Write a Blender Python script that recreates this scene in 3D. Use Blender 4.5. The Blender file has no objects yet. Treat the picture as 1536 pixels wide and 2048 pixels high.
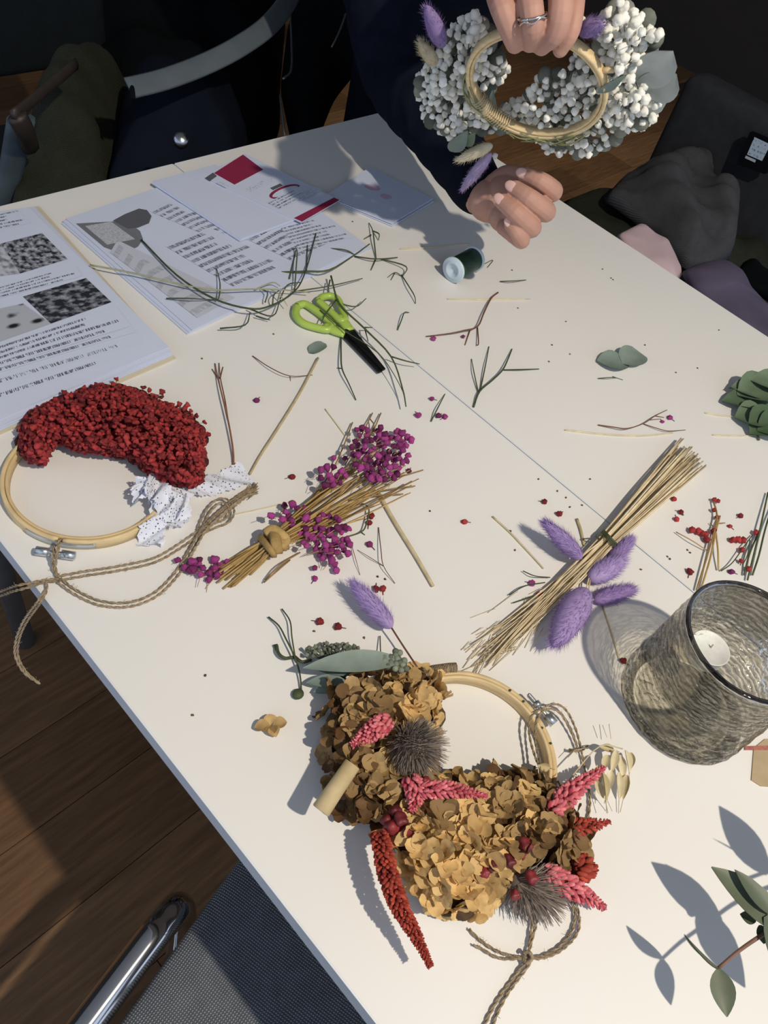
import bpy, math, random
import numpy as np
from mathutils import Vector, Matrix

random.seed(11)
rng = np.random.default_rng(11)
SC = bpy.context.scene
COL = SC.collection

# ---------------------------------------------------------------- camera (solved from the table's vanishing points)
TZ = 0.74            # table top height
H0 = 0.62            # camera height above the table top
FPX = 1538.0         # focal length in pixels of the 1536 x 2048 frame
_v1 = np.array([-2267 - 768, -1829 - 1024, FPX]); _v1 /= np.linalg.norm(_v1)
_v2 = np.array([2761 - 768, 412 - .246 * 2761 - 1024, FPX]); _v2 -= _v1 * (_v1 @ _v2); _v2 /= np.linalg.norm(_v2)
_n = np.cross(_v2, _v1)
RW = np.array([_v2, _v1, _n])          # rows: world X, Y, Z in camera coordinates (x right, y down, z forward)
cam_data = bpy.data.cameras.new('camera')
cam = bpy.data.objects.new('camera', cam_data)
COL.objects.link(cam)
cam_data.sensor_fit = 'VERTICAL'
cam_data.sensor_height = 36.0
cam_data.lens = FPX / 2048 * 36.0
cam_data.clip_start = 0.02
_r, _u, _b = RW[:, 0], -RW[:, 1], -RW[:, 2]
cam.matrix_world = Matrix(((_r[0], _u[0], _b[0], 0), (_r[1], _u[1], _b[1], 0), (_r[2], _u[2], _b[2], TZ + H0), (0, 0, 0, 1)))
SC.camera = cam

# ---------------------------------------------------------------- world, ceiling spot, exposure
world = bpy.data.worlds.new('daylight')
SC.world = world
world.use_nodes = True
bg = world.node_tree.nodes['Background']
bg.inputs[0].default_value = (0.60, 0.71, 0.92, 1)
bg.inputs[1].default_value = 0.95
LAMP = np.array([0.32, -0.80, TZ + 1.77])      # ceiling spot that throws the crisp shadows
sp = bpy.data.lights.new('spot_light', 'SPOT')
sp.energy = 132
sp.color = (1.0, 0.895, 0.74)
sp.spot_size = math.radians(128)
sp.spot_blend = 0.9
sp.shadow_soft_size = 0.022
spo = bpy.data.objects.new('spot_light', sp)
COL.objects.link(spo)
spo.location = LAMP
_aim = Vector((0.52, 0.12, TZ)) - Vector(LAMP)
spo.rotation_euler = _aim.to_track_quat('-Z', 'Y').to_euler()
SC.view_settings.view_transform = 'Standard'
SC.view_settings.look = 'None'
SC.view_settings.exposure = 0.0
SC.view_settings.gamma = 1.0
SC.view_settings.use_curve_mapping = False

ADDED_LAMP = np.array([2.75, 1.75, TZ + 1.77])      # unseen second spot, added to brighten the floor behind the table
sp2 = bpy.data.lights.new('spot_light', 'SPOT')
sp2.energy = 60
sp2.color = (1.0, 0.88, 0.72)
sp2.spot_size = math.radians(62)
sp2.spot_blend = 1.0
sp2.shadow_soft_size = 0.03
spo2 = bpy.data.objects.new('spot_light', sp2)
COL.objects.link(spo2)
spo2.location = ADDED_LAMP
_aim2 = Vector((2.70, 1.45, 0.0)) - Vector(ADDED_LAMP)
spo2.rotation_euler = _aim2.to_track_quat('-Z', 'Y').to_euler()

# ---------------------------------------------------------------- helpers
def ray(px, py):
    return RW @ np.array([(px - 768) / FPX, (py - 1024) / FPX, 1.0])
def P(px, py, z=0.0):
    """photo pixel -> point on the horizontal plane z above the table top"""
    d = ray(px, py)
    return np.array([0, 0, TZ + H0]) + d * ((z - H0) / d[2])
def W(px, py, depth):
    """photo pixel at a given camera depth"""
    return np.array([0, 0, TZ + H0]) + ray(px, py) * depth
def Q(px, py, z):
    """shadow pixel on the table -> the point at height z that throws it"""
    s = P(px, py)
    return s + (LAMP - s) * (z / (LAMP[2] - TZ))
def nrm(v):
    v = np.asarray(v, float); return v / (np.linalg.norm(v) + 1e-12)
def frame(d):
    d = nrm(d)
    a = np.array([0, 0, 1.0]) if abs(d[2]) < .9 else np.array([1.0, 0, 0])
    s = nrm(np.cross(d, a)); return s, np.cross(s, d)
def cat(pts, k=4):
    p = np.asarray(pts, float)
    if len(p) < 3: return p
    q = np.vstack([2 * p[0] - p[1], p, 2 * p[-1] - p[-2]])
    out = []
    for i in range(1, len(q) - 2):
        for t in np.linspace(0, 1, k, endpoint=False):
            a, b, c, d = q[i - 1], q[i], q[i + 1], q[i + 2]
            out.append(.5 * (2 * b + (c - a) * t + (2 * a - 5 * b + 4 * c - d) * t * t + (3 * b - a - 3 * c + d) * t ** 3))
    out.append(p[-1]); return np.array(out)

class MB:
    def __init__(s): s.v = []; s.f = []; s.t = []; s.n = 0
    def add(s, v, f, tint=.5):
        v = np.asarray(v, float).reshape(-1, 3)
        o = s.n
        s.v.append(v); s.n += len(v)
        s.f += [tuple(int(i) + o for i in q) for q in f]
        s.t.append(np.full(len(v), tint) if np.isscalar(tint) else np.asarray(tint, float))
        return s
    def tube(s, pts, r, n=6, tint=.5, flat=1.0, cap=True, up=None):
        p = np.asarray(pts, float); m = len(p)
        r = np.full(m, r) if np.isscalar(r) else np.interp(np.linspace(0, 1, m), np.linspace(0, 1, len(r)), r)
        tg = np.gradient(p, axis=0)
        d = nrm(tg[0]); a = frame(d)[0] if up is None else nrm(np.cross(d, up))
        vs = []
        for i in range(m):
            d = nrm(tg[i]); a = nrm(a - d * (a @ d)); b = np.cross(d, a)
            for k in range(n):
                an = 2 * math.pi * k / n
                vs.append(p[i] + (a * math.cos(an) + b * math.sin(an) * flat) * r[i])
        fs = [(i * n + k, i * n + (k + 1) % n, (i + 1) * n + (k + 1) % n, (i + 1) * n + k) for i in range(m - 1) for k in range(n)]
        if cap:
            fs += [tuple(range(n - 1, -1, -1)), tuple((m - 1) * n + k for k in range(n))]
        return s.add(vs, fs, tint)
    def ell(s, c, ax, tint=.5, sub=2):
        """ellipsoid: ax = 3x3 rows of scaled axes, or 3 radii"""
        ax = np.asarray(ax, float)
        if ax.ndim == 1: ax = np.diag(ax)
        v, f = ICO[sub]
        return s.add(np.asarray(c) + v @ ax, f, tint)
    def box(s, lo, hi, tint=.5):
        lo, hi = np.minimum(lo, hi), np.maximum(lo, hi)
        v = [(x, y, z) for x in (lo[0], hi[0]) for y in (lo[1], hi[1]) for z in (lo[2], hi[2])]
        return s.add(v, [(0, 1, 3, 2), (4, 6, 7, 5), (0, 4, 5, 1), (2, 3, 7, 6), (0, 2, 6, 4), (1, 5, 7, 3)], tint)
    def slab(s, quad, th, tint=.5):
        """a flat sheet with thickness from a loop of top points"""
        q = np.asarray(quad, float); n = len(q)
        v = np.vstack([q, q - np.array([0, 0, th])])
        f = [tuple(range(n)), tuple(range(2 * n - 1, n - 1, -1))] + [(i, i + n, (i + 1) % n + n, (i + 1) % n) for i in range(n)]
        return s.add(v, f, tint)
    def lathe(s, c, prof, n=24, axis=(0, 0, 1), tint=.5):
        a, b = frame(axis); ax = nrm(axis); c = np.asarray(c, float)
        vs = [c + ax * z + (a * math.cos(2 * math.pi * k / n) + b * math.sin(2 * math.pi * k / n)) * r for r, z in prof for k in range(n)]
        m = len(prof)
        fs = [(i * n + k, i * n + (k + 1) % n, (i + 1) * n + (k + 1) % n, (i + 1) * n + k) for i in range(m - 1) for k in range(n)]
        if prof[0][0] > 1e-5: fs.append(tuple(range(n - 1, -1, -1)))
        if prof[-1][0] > 1e-5: fs.append(tuple((m - 1) * n + k for k in range(n)))
        return s.add(vs, fs, tint)
    def ring(s, c, a, b, ri, ro, h, n=72, tint=.5, a0=0, a1=2 * math.pi):
        """hoop band with a rectangular section; a, b span its plane"""
        c = np.asarray(c, float); a, b = nrm(a), nrm(b); k3 = np.cross(a, b)
        full = abs(a1 - a0 - 2 * math.pi) < 1e-6; m = n if full else n + 1
        vs = []
        for i in range(m):
            t = a0 + (a1 - a0) * i / n
            e = a * math.cos(t) + b * math.sin(t)
            ch = (ro - ri) * .22
            for r, z in ((ri, -h), (ro, -h), (ro, h - ch), (ro - ch, h), (ri + ch, h), (ri, h - ch)): vs.append(c + e * r + k3 * z)
        fs = []
        for i in range(n):
            j = (i + 1) % m
            for q in range(6): fs.append((i * 6 + q, i * 6 + (q + 1) % 6, j * 6 + (q + 1) % 6, j * 6 + q))
        if not full: fs += [tuple(range(5, -1, -1)), tuple(n * 6 + q for q in range(6))]
        return s.add(vs, fs, tint)
    def leaf(s, base, tip, w, nor, bend=0.0, cup=0.15, tint=.5, shape='leaf', th=.0005):
        base, tip = np.asarray(base, float), np.asarray(tip, float)
        d = tip - base; ln = np.linalg.norm(d); d = d / ln
        side = nrm(np.cross(nor, d)); up = np.cross(d, side)
        m, k = 9, 3
        vs = []
        for sgn in (1, -1):
            for i in range(m):
                t = i / (m - 1)
                if shape == 'leaf': ww = math.sin(math.pi * min(1, t * .96 + .03) ** .85) ** .9
                elif shape == 'round': ww = math.sqrt(max(0, 1 - (2 * t - 1) ** 2)) * .97 + .03
                else: ww = math.sin(math.pi * (t * .97 + .02) ** 1.15) ** .8
                for j in range(-k, k + 1):
                    q = j / k
                    vs.append(base + d * ln * t + side * q * ww * w / 2 + up * (bend * ln * 4 * t * (1 - t) + cup * w * q * q * ww + sgn * th / 2))
        c = 2 * k + 1
        fs = [(i * c + j, i * c + j + 1, (i + 1) * c + j + 1, (i + 1) * c + j) for i in range(m - 1) for j in range(c - 1)]
        o = m * c
        fs += [(o + i * c + j, o + (i + 1) * c + j, o + (i + 1) * c + j + 1, o + i * c + j + 1) for i in range(m - 1) for j in range(c - 1)]
        return s.add(vs, fs, tint)
    def mesh(s, name):
        me = bpy.data.meshes.new(name)
        v = np.vstack(s.v)
        me.from_pydata(v.tolist(), [], s.f)
        a = me.attributes.new('tint', 'FLOAT', 'POINT')
        a.data.foreach_set('value', np.concatenate(s.t).astype(np.float32))
        return me
    def build(s, name, mat, parent=None, smooth=True, loc=None):
        me = s.mesh(name)
        o = link(name, me, mat, parent, smooth)
        return o

BASE = {}
def link(name, me, mat, parent=None, smooth=True):
    if smooth:
        me.polygons.foreach_set('use_smooth', np.ones(len(me.polygons), dtype=bool))
    if mat is not None and not me.materials: me.materials.append(mat)
    o = bpy.data.objects.new(name, me); COL.objects.link(o)
    if parent is not None:
        o.parent = parent
        o.matrix_parent_inverse = Matrix.Translation(-Vector(BASE.get(parent.name, (0, 0, 0))))
    return o
def thing(name, label, cat_, base=(0, 0, 0), group=None):
    o = bpy.data.objects.new(name, None); COL.objects.link(o)
    o.location = [float(x) for x in base]; BASE[o.name] = tuple(float(x) for x in base)
    o.empty_display_size = .02
    return tag(o, label, cat_, group)
def tag(o, label, cat_, group=None):
    o['label'] = label; o['category'] = cat_
    if group: o['group'] = group
    return o
def struct(o):
    o['kind'] = 'structure'; return o
def stuff(o):
    o['kind'] = 'stuff'; return o

def _ico():
    t = (1 + 5 ** .5) / 2
    v = [nrm(x) for x in ((-1, t, 0), (1, t, 0), (-1, -t, 0), (1, -t, 0), (0, -1, t), (0, 1, t), (0, -1, -t), (0, 1, -t), (t, 0, -1), (t, 0, 1), (-t, 0, -1), (-t, 0, 1))]
    f = [(0, 11, 5), (0, 5, 1), (0, 1, 7), (0, 7, 10), (0, 10, 11), (1, 5, 9), (5, 11, 4), (11, 10, 2), (10, 7, 6), (7, 1, 8), (3, 9, 4), (3, 4, 2), (3, 2, 6), (3, 6, 8), (3, 8, 9), (4, 9, 5), (2, 4, 11), (6, 2, 10), (8, 6, 7), (9, 8, 1)]
    res = {0: (np.array(v), f)}
    for s in (1, 2, 3):
        v = list(v); nf = []; mid = {}
        def m(a, b):
            k = (min(a, b), max(a, b))
            if k not in mid: mid[k] = len(v); v.append(nrm(v[a] + v[b]))
            return mid[k]
        for a, b, c in f:
            x, y, z = m(a, b), m(b, c), m(c, a)
            nf += [(a, x, z), (b, y, x), (c, z, y), (x, y, z)]
        f = nf; res[s] = (np.array(v), f)
    return res
ICO = _ico()

def rings_mound(mb, poly, base_z, hgt, folds=None, rings=10, n=72, power=2.2, centre=None, tint=.5):
    """soft heap of cloth: star-shaped photo outline on the plane base_z, domed and folded"""
    pts = np.array([P(x, y, base_z) for x, y in poly])
    c = P(*centre, base_z) if centre else pts.mean(0)
    q = np.vstack([pts, pts[:1]]); L_ = np.r_[0, np.cumsum(np.linalg.norm(np.diff(q, axis=0), axis=1))]
    u = np.linspace(0, L_[-1], n, endpoint=False)
    b = np.c_[np.interp(u, L_, q[:, 0]), np.interp(u, L_, q[:, 1]), np.interp(u, L_, q[:, 2])]
    b = (b + np.roll(b, 1, 0) + np.roll(b, -1, 0)) / 3
    vs = []; fs = []; tt = []
    for k in range(rings + 1):
        s_ = 1 - k / rings
        for i in range(n):
            p = c + (b[i] - c) * s_
            z = hgt * (1 - s_ ** power) ** .6
            if folds and k > 0:
                z += folds(p[0], p[1], s_) * min(1, (1 - s_) * 4)
            vs.append((p[0], p[1], base_z + TZ + z)); tt.append(tint)
    for k in range(rings):
        for i in range(n):
            j = (i + 1) % n
            fs.append((k * n + i, k * n + j, (k + 1) * n + j, (k + 1) * n + i))
    fs.append(tuple(range(n - 1, -1, -1)))
    mb.add(vs, fs, np.array(tt))
    return mb

def inside(poly, x, y):
    r = False; n = len(poly); j = n - 1
    for i in range(n):
        xi, yi = poly[i]; xj, yj = poly[j]
        if (yi > y) != (yj > y) and x < (xj - xi) * (y - yi) / (yj - yi) + xi: r = not r
        j = i
    return r
def edge_dist(poly, x, y):
    d = 1e9; n = len(poly)
    for i in range(n):
        a = np.array(poly[i], float); b = np.array(poly[(i + 1) % n], float); p = np.array([x, y], float)
        t = np.clip(((p - a) @ (b - a)) / ((b - a) @ (b - a) + 1e-9), 0, 1)
        d = min(d, np.linalg.norm(p - a - (b - a) * t))
    return d
def scatter(poly, n, mind, rr=rng, tries=40):
    xs = [p[0] for p in poly]; ys = [p[1] for p in poly]
    out = []
    for _ in range(n * tries):
        x, y = rr.uniform(min(xs), max(xs)), rr.uniform(min(ys), max(ys))
        if not inside(poly, x, y): continue
        if any((x - a) ** 2 + (y - b) ** 2 < mind * mind for a, b in out): continue
        out.append((x, y))
        if len(out) >= n: break
    return out

# ---------------------------------------------------------------- materials
MATS = {}
def mat(name, c0, c1=None, rough=.6, metal=0.0, scale=40.0, amt=.12, bump=0.0, bscale=None, spec=.4, obj_rand=0.0, sheen=0.0, trans=0.0, stretch=None, coat=0.0):
    """principled with noise mottling; c0..c1 follow the per-piece tint attribute"""
    if name in MATS: return MATS[name]
    m = bpy.data.materials.new(name); m.use_nodes = True
    nt = m.node_tree; N = nt.nodes; Lk = nt.links; b = N['Principled BSDF']
    c1 = c1 or c0
    at = N.new('ShaderNodeAttribute'); at.attribute_name = 'tint'
    mx = N.new('ShaderNodeMix'); mx.data_type = 'RGBA'
    mx.inputs[6].default_value = (*c0, 1); mx.inputs[7].default_value = (*c1, 1)
    if obj_rand:
        oi = N.new('ShaderNodeObjectInfo'); Lk.new(oi.outputs['Random'], mx.inputs[0])
    else: Lk.new(at.outputs['Fac'], mx.inputs[0])
    tc = N.new('ShaderNodeTexCoord'); nz = N.new('ShaderNodeTexNoise')
    nz.inputs['Scale'].default_value = scale; nz.inputs['Detail'].default_value = 4
    src = tc.outputs['Object']
    if stretch:
        mp = N.new('ShaderNodeMapping'); mp.inputs['Scale'].default_value = stretch
        Lk.new(src, mp.inputs[0]); src = mp.outputs[0]
    Lk.new(src, nz.inputs['Vector'])
    hs = N.new('ShaderNodeHueSaturation')
    mr = N.new('ShaderNodeMapRange'); mr.inputs[1].default_value = .3; mr.inputs[2].default_value = .7
    mr.inputs[3].default_value = 1 - amt; mr.inputs[4].default_value = 1 + amt
    Lk.new(nz.outputs['Fac'], mr.inputs[0]); Lk.new(mr.outputs[0], hs.inputs['Value'])
    Lk.new(mx.outputs[2], hs.inputs['Color']); Lk.new(hs.outputs[0], b.inputs['Base Color'])
    b.inputs['Roughness'].default_value = rough; b.inputs['Metallic'].default_value = metal
    b.inputs['Specular IOR Level'].default_value = spec
    if sheen: b.inputs['Sheen Weight'].default_value = sheen
    if coat: b.inputs['Coat Weight'].default_value = coat
    if bump:
        bn = N.new('ShaderNodeTexNoise'); bn.inputs['Scale'].default_value = bscale or scale * 3
        Lk.new(src, bn.inputs['Vector'])
        bp = N.new('ShaderNodeBump'); bp.inputs['Strength'].default_value = bump; bp.inputs['Distance'].default_value = .002
        Lk.new(bn.outputs['Fac'], bp.inputs['Height']); Lk.new(bp.outputs[0], b.inputs['Normal'])
    if trans:
        out = N['Material Output']; tl = N.new('ShaderNodeBsdfTranslucent'); ms = N.new('ShaderNodeMixShader')
        Lk.new(hs.outputs[0], tl.inputs[0]); ms.inputs[0].default_value = trans
        Lk.new(b.outputs[0], ms.inputs[1]); Lk.new(tl.outputs[0], ms.inputs[2]); Lk.new(ms.outputs[0], out.inputs[0])
    MATS[name] = m; return m

def weave(name, c0, c1, s, rough=.85, b=.6):
    m = mat(name, c0, c1, rough=rough, scale=60, amt=.12)
    nt = m.node_tree; N = nt.nodes; Lk = nt.links
    tc = N.new('ShaderNodeTexCoord')
    w1 = N.new('ShaderNodeTexWave'); w2 = N.new('ShaderNodeTexWave')
    w1.bands_direction = 'X'; w2.bands_direction = 'Y'
    for w in (w1, w2):
        w.inputs['Scale'].default_value = s; w.inputs['Distortion'].default_value = .8
        Lk.new(tc.outputs['Object'], w.inputs['Vector'])
    mm = N.new('ShaderNodeMath'); mm.operation = 'MULTIPLY'
    Lk.new(w1.outputs['Fac'], mm.inputs[0]); Lk.new(w2.outputs['Fac'], mm.inputs[1])
    mx = [q for q in N if q.type == 'MIX'][0]
    Lk.new(mm.outputs[0], mx.inputs[0])
    bp = N.new('ShaderNodeBump'); bp.inputs['Strength'].default_value = b; bp.inputs['Distance'].default_value = .002
    Lk.new(mm.outputs[0], bp.inputs['Height']); Lk.new(bp.outputs[0], N['Principled BSDF'].inputs['Normal'])
    return m

def print_text(name, lines, ink=(.13, .14, .18), paper=(.60, .655, .80), glyph=70, cover=.52, ragged=.3, heavy=.46):
    """rows of small illegible print on a page, laid out in the page's own UV space"""
    m = bpy.data.materials.new(name); m.use_nodes = True
    nt = m.node_tree; N = nt.nodes; Lk = nt.links; b = N['Principled BSDF']; b.inputs['Roughness'].default_value = .55
    def M(op, a, b_=None):
        q = N.new('ShaderNodeMath'); q.operation = op
        for i, x in enumerate((a, b_)):
            if x is None: continue
            if isinstance(x, (int, float)): q.inputs[i].default_value = x
            else: Lk.new(x, q.inputs[i])
        return q.outputs[0]
    uv = N.new('ShaderNodeUVMap'); sx = N.new('ShaderNodeSeparateXYZ'); Lk.new(uv.outputs[0], sx.inputs[0])
    u, v = sx.outputs[0], sx.outputs[1]
    vl = M('MULTIPLY', v, lines); row = M('FLOOR', vl); fr = M('FRACT', vl)
    band = M('MULTIPLY', M('GREATER_THAN', fr, .5 - heavy / 2), M('LESS_THAN', fr, .5 + heavy / 2))
    cb = N.new('ShaderNodeCombineXYZ'); Lk.new(M('MULTIPLY', u, glyph * 2.2), cb.inputs[0]); Lk.new(M('MULTIPLY', row, 13.7), cb.inputs[1]); Lk.new(M('MULTIPLY', fr, 1.3), cb.inputs[2])
    nz = N.new('ShaderNodeTexNoise'); nz.inputs['Scale'].default_value = 1.0; nz.inputs['Detail'].default_value = 2; Lk.new(cb.outputs[0], nz.inputs['Vector'])
    ink_ = M('MULTIPLY', band, M('GREATER_THAN', nz.outputs['Fac'], 1 - cover))
    wn = N.new('ShaderNodeTexWhiteNoise'); wn.noise_dimensions = '1D'; Lk.new(row, wn.inputs['W'])
    ink_ = M('MULTIPLY', ink_, M('LESS_THAN', u, M('SUBTRACT', .99, M('MULTIPLY', wn.outputs['Value'], ragged))))
    mx = N.new('ShaderNodeMix'); mx.data_type = 'RGBA'; mx.inputs[6].default_value = (*paper, 1); mx.inputs[7].default_value = (*ink, 1)
    Lk.new(ink_, mx.inputs[0]); Lk.new(mx.outputs[2], b.inputs['Base Color'])
    return m
def print_photo(name, scale, dark=(.02, .022, .03), light=(.45, .48, .55), lo=.42, hi=.62, vor=False):
    m = bpy.data.materials.new(name); m.use_nodes = True
    nt = m.node_tree; N = nt.nodes; Lk = nt.links; b = N['Principled BSDF']; b.inputs['Roughness'].default_value = .45
    uv = N.new('ShaderNodeUVMap')
    if vor:
        t = N.new('ShaderNodeTexVoronoi'); t.feature = 'F1'
        out = t.outputs['Distance']
    else:
        t = N.new('ShaderNodeTexNoise'); t.inputs['Detail'].default_value = 5; out = t.outputs['Fac']
    t.inputs['Scale'].default_value = scale; Lk.new(uv.outputs[0], t.inputs['Vector'])
    cr = N.new('ShaderNodeValToRGB'); cr.color_ramp.elements[0].position = lo; cr.color_ramp.elements[1].position = hi
    cr.color_ramp.elements[0].color = (*dark, 1); cr.color_ramp.elements[1].color = (*light, 1)
    Lk.new(out, cr.inputs[0]); Lk.new(cr.outputs[0], b.inputs['Base Color'])
    return m
QZ = [0]
def quad_uv(name, corners, m, parent, z):
    """flat printed patch: 4 photo corners (uv 00,10,11,01) on the plane z"""
    QZ[0] += 1; z += .00006 * (QZ[0] % 9)
    me = bpy.data.meshes.new(name)
    me.from_pydata([tuple(P(x, y, z)) for x, y in corners], [], [(0, 1, 2, 3)])
    l = me.uv_layers.new(name='UVMap')
    for i, c in enumerate(((0, 0), (1, 0), (1, 1), (0, 1))): l.data[i].uv = c
    me.validate()
    o = link(name, me, m, parent, False)
    if me.polygons[0].normal.z < 0: me.flip_normals()
    return o
# ---------------------------------------------------------------- the room
X0, X1, Y0, Y1 = -1.7, 4.4, -1.9, 3.9
m_plank = mat('oak_plank', (.135, .068, .030), (.215, .118, .055), rough=.42, scale=7, amt=.30, obj_rand=1, stretch=(1.2, 14, 1), bump=.06, bscale=30)
m_gap = mat('floor_gap', (.06, .036, .02), rough=.9)
fl = MB().box((X0, Y0, -.04), (X1, Y1, -.012)).build('floor', m_gap, smooth=False); struct(fl)
plank_me = MB().box((-.599, -.0694, -.012), (.5995, .0694, 0)).mesh('plank')
for r_ in range(int((Y1 - Y0) / .14)):
    y = Y0 + .07 + r_ * .14
    x = X0 - .6 + (r_ * .47) % 1.2
    while x < X1 + .3:
        if x - .6 >= X0 - .35 and x + .6 <= X1 + .6:
            o = link('plank', plank_me, m_plank, fl, False); o.location = (x, y, 0)
        x += 1.2
m_wall = mat('dark_wall', (.045, .036, .030), rough=.75, amt=.08, scale=5)
struct(MB().box((X0, Y1, -.04), (X1, Y1 + .12, 2.75)).build('wall_back', m_wall, smooth=False))
struct(MB().box((X1, Y0, -.04), (X1 + .12, Y1 + .12, 2.75)).build('wall_right', m_wall, smooth=False))
m_ceil = mat('ceiling_paint', (.55, .54, .52), rough=.9, amt=.03)
struct(MB().box((X0, Y0, 2.72), (X1 + .12, Y1 + .12, 2.82)).build('ceiling', m_ceil, smooth=False))
# tall glazed front on the left: posts and sill of the open window bays
m_post = mat('window_post', (.06, .065, .07), rough=.5)
wf = MB().box((X0 - .06, Y0, 0), (X0, Y1, .12)).build('window_1', m_post, smooth=False); struct(wf)
for i in range(5):
    y = Y0 + i * (Y1 - Y0) / 4
    MB().box((X0 - .06, y - .03, .12), (X0, y + .03, 2.72)).build('post', m_post, wf, False)

# ceiling spot that lights the table, then the fixture of the added floor spot
m_blackm = mat('black_metal', (.02, .02, .022), rough=.4, metal=.3)
for LP, am, lab in ((LAMP, _aim, 'black cylindrical ceiling spotlight aimed at the table, above the picture'), (ADDED_LAMP, _aim2, 'black cylindrical ceiling spotlight added out of view to brighten the floor behind the right chair')):
    t = thing('ceiling_spotlight', lab, 'lamp', (LP[0], LP[1], 2.72), 'ceiling spotlights')
    ax = nrm(np.array(am))
    MB().lathe((LP[0], LP[1], 2.70), [(.05, -.005), (.05, .02)], 20).build('base_plate', m_blackm, t)
    MB().tube([(LP[0], LP[1], 2.70), LP - ax * .10], .008, 8).build('arm', m_blackm, t)
    MB().lathe(LP - ax * .11, [(.03, 0), (.042, .012), (.045, .10), (.045, .135), (.041, .135), (.040, .03), (.0, .03)], 24, ax).build('housing', m_blackm, t)

# ---------------------------------------------------------------- the two tables
TXL, TXS, TXR, TYF, TYN = .122, .6425, 1.172, .9507, -.62
m_top = mat('white_laminate', (.80, .785, .75), rough=.42, scale=3, amt=.015, spec=.35)
m_edge = mat('white_edge_band', (.73, .755, .775), rough=.45, amt=.03)
m_legm = mat('grey_metal', (.17, .18, .19), rough=.4, metal=.5)
def table(x0, x1, label):
    t = thing('table', label, 'table', ((x0 + x1) / 2, (TYF + TYN) / 2, 0), 'white tables pushed together')
    g = .0006
    MB().box((x0 + g + .0015, TYN + .0015, TZ - .0235), (x1 - g - .0015, TYF - .0015, TZ)).build('table_top', m_top, t, False)
    e = MB()
    for lo, hi in (((x0 + g, TYN, 0), (x0 + g + .0015, TYF, 0)), ((x1 - g - .0015, TYN, 0), (x1 - g, TYF, 0)), ((x0 + g, TYN, 0), (x1 - g, TYN + .0015, 0)), ((x0 + g, TYF - .0015, 0), (x1 - g, TYF, 0))):
        e.box((lo[0], lo[1], TZ - .025), (hi[0], hi[1], TZ - .0002))
    e.build('edge_band', m_edge, t, False)
    f = MB()
    for y in (TYN + .16, TYF - .16): f.box((x0 + .06, y - .015, TZ - .06), (x1 - .06, y + .015, TZ - .0245))
    for x in (x0 + .075, x1 - .075): f.box((x - .015, TYN + .16, TZ - .059), (x + .015, TYF - .16, TZ - .026))
    f.build('frame', m_legm, t, False)
    for x in (x0 + .075, x1 - .075):
        for y in (TYN + .16, TYF - .16):
            MB().tube([(x, y, 0.0), (x, y, TZ - .055)], .017, 12).build('leg', m_legm, t)
table(TXL, TXS, 'white laminate table nearer the camera, red wreath and booklets on it')
table(TXS, TXR, 'white laminate table beyond the seam, where the person sits')

# ---------------------------------------------------------------- chairs
m_seat = weave('woven_seat_fabric', (.09, .10, .115), (.50, .53, .58), 120, b=.9)
m_chrome = mat('chrome', (.75, .76, .78), rough=.10, metal=1.0, amt=.02)
m_plast = mat('black_plastic', (.015, .015, .017), rough=.4)
def rbox(mb, lo, hi, r=.02, n=4, tint=.5):
    """cushion: box with rounded edges (superellipsoid)"""
    lo, hi = np.array(lo, float), np.array(hi, float); c = (lo + hi) / 2; h = (hi - lo) / 2
    v, f = ICO[3]
    e = .28
    w = np.sign(v) * np.abs(v) ** e
    w = w / np.max(np.abs(w), axis=1, keepdims=True)
    core = np.maximum(h - r, .001)
    q = np.clip(w * h, -core, core); q = q + nrm_rows(w * h - q + v * 1e-4) * r
    return mb.add(c + q, f, tint)
def nrm_rows(a): return a / (np.linalg.norm(a, axis=1, keepdims=True) + 1e-12)

t = thing('cantilever_chair', 'cantilever chair with chrome tube frame and grey woven seat, bottom left', 'chair', (.10, .15, 0)); t.location = (.088, .168, 0); t.rotation_euler = (0, 0, math.radians(14))
z = TZ - .27
rbox(MB(), (-.36, -.37, z - .045), (.26, .118, z), .022).build('seat', m_seat, t)
rbox(MB(), (-.44, -.36, z + .08), (-.39, .11, z + .44), .022).build('backrest', m_seat, t)
for y in (.142, -.395):
    # tube along the side of the seat, rounded front corner, down to a floor runner
    pts = [(-.42, y, z + .40), (-.41, y, z + .1), (-.38, y, z + .005), (-.30, y, z - .012), (.02, y, z - .012), (.085, y, z - .018), (.112, y, z - .06), (.105, y, .20), (.09, y, .05), (.05, y, .0175), (-.30, y, .0175)]
    MB().tube(cat(pts, 6), .0165, 12).build('side_frame', m_chrome, t)
MB().tube([(-.30, -.395, .0175), (-.30, .142, .0175)], .0165, 12).build('floor_bar', m_chrome, t)
MB().tube([(-.25, -.395, z - .055), (-.25, .142, z - .055)], .012, 10).build('cross_bar', m_chrome, t)

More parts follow.
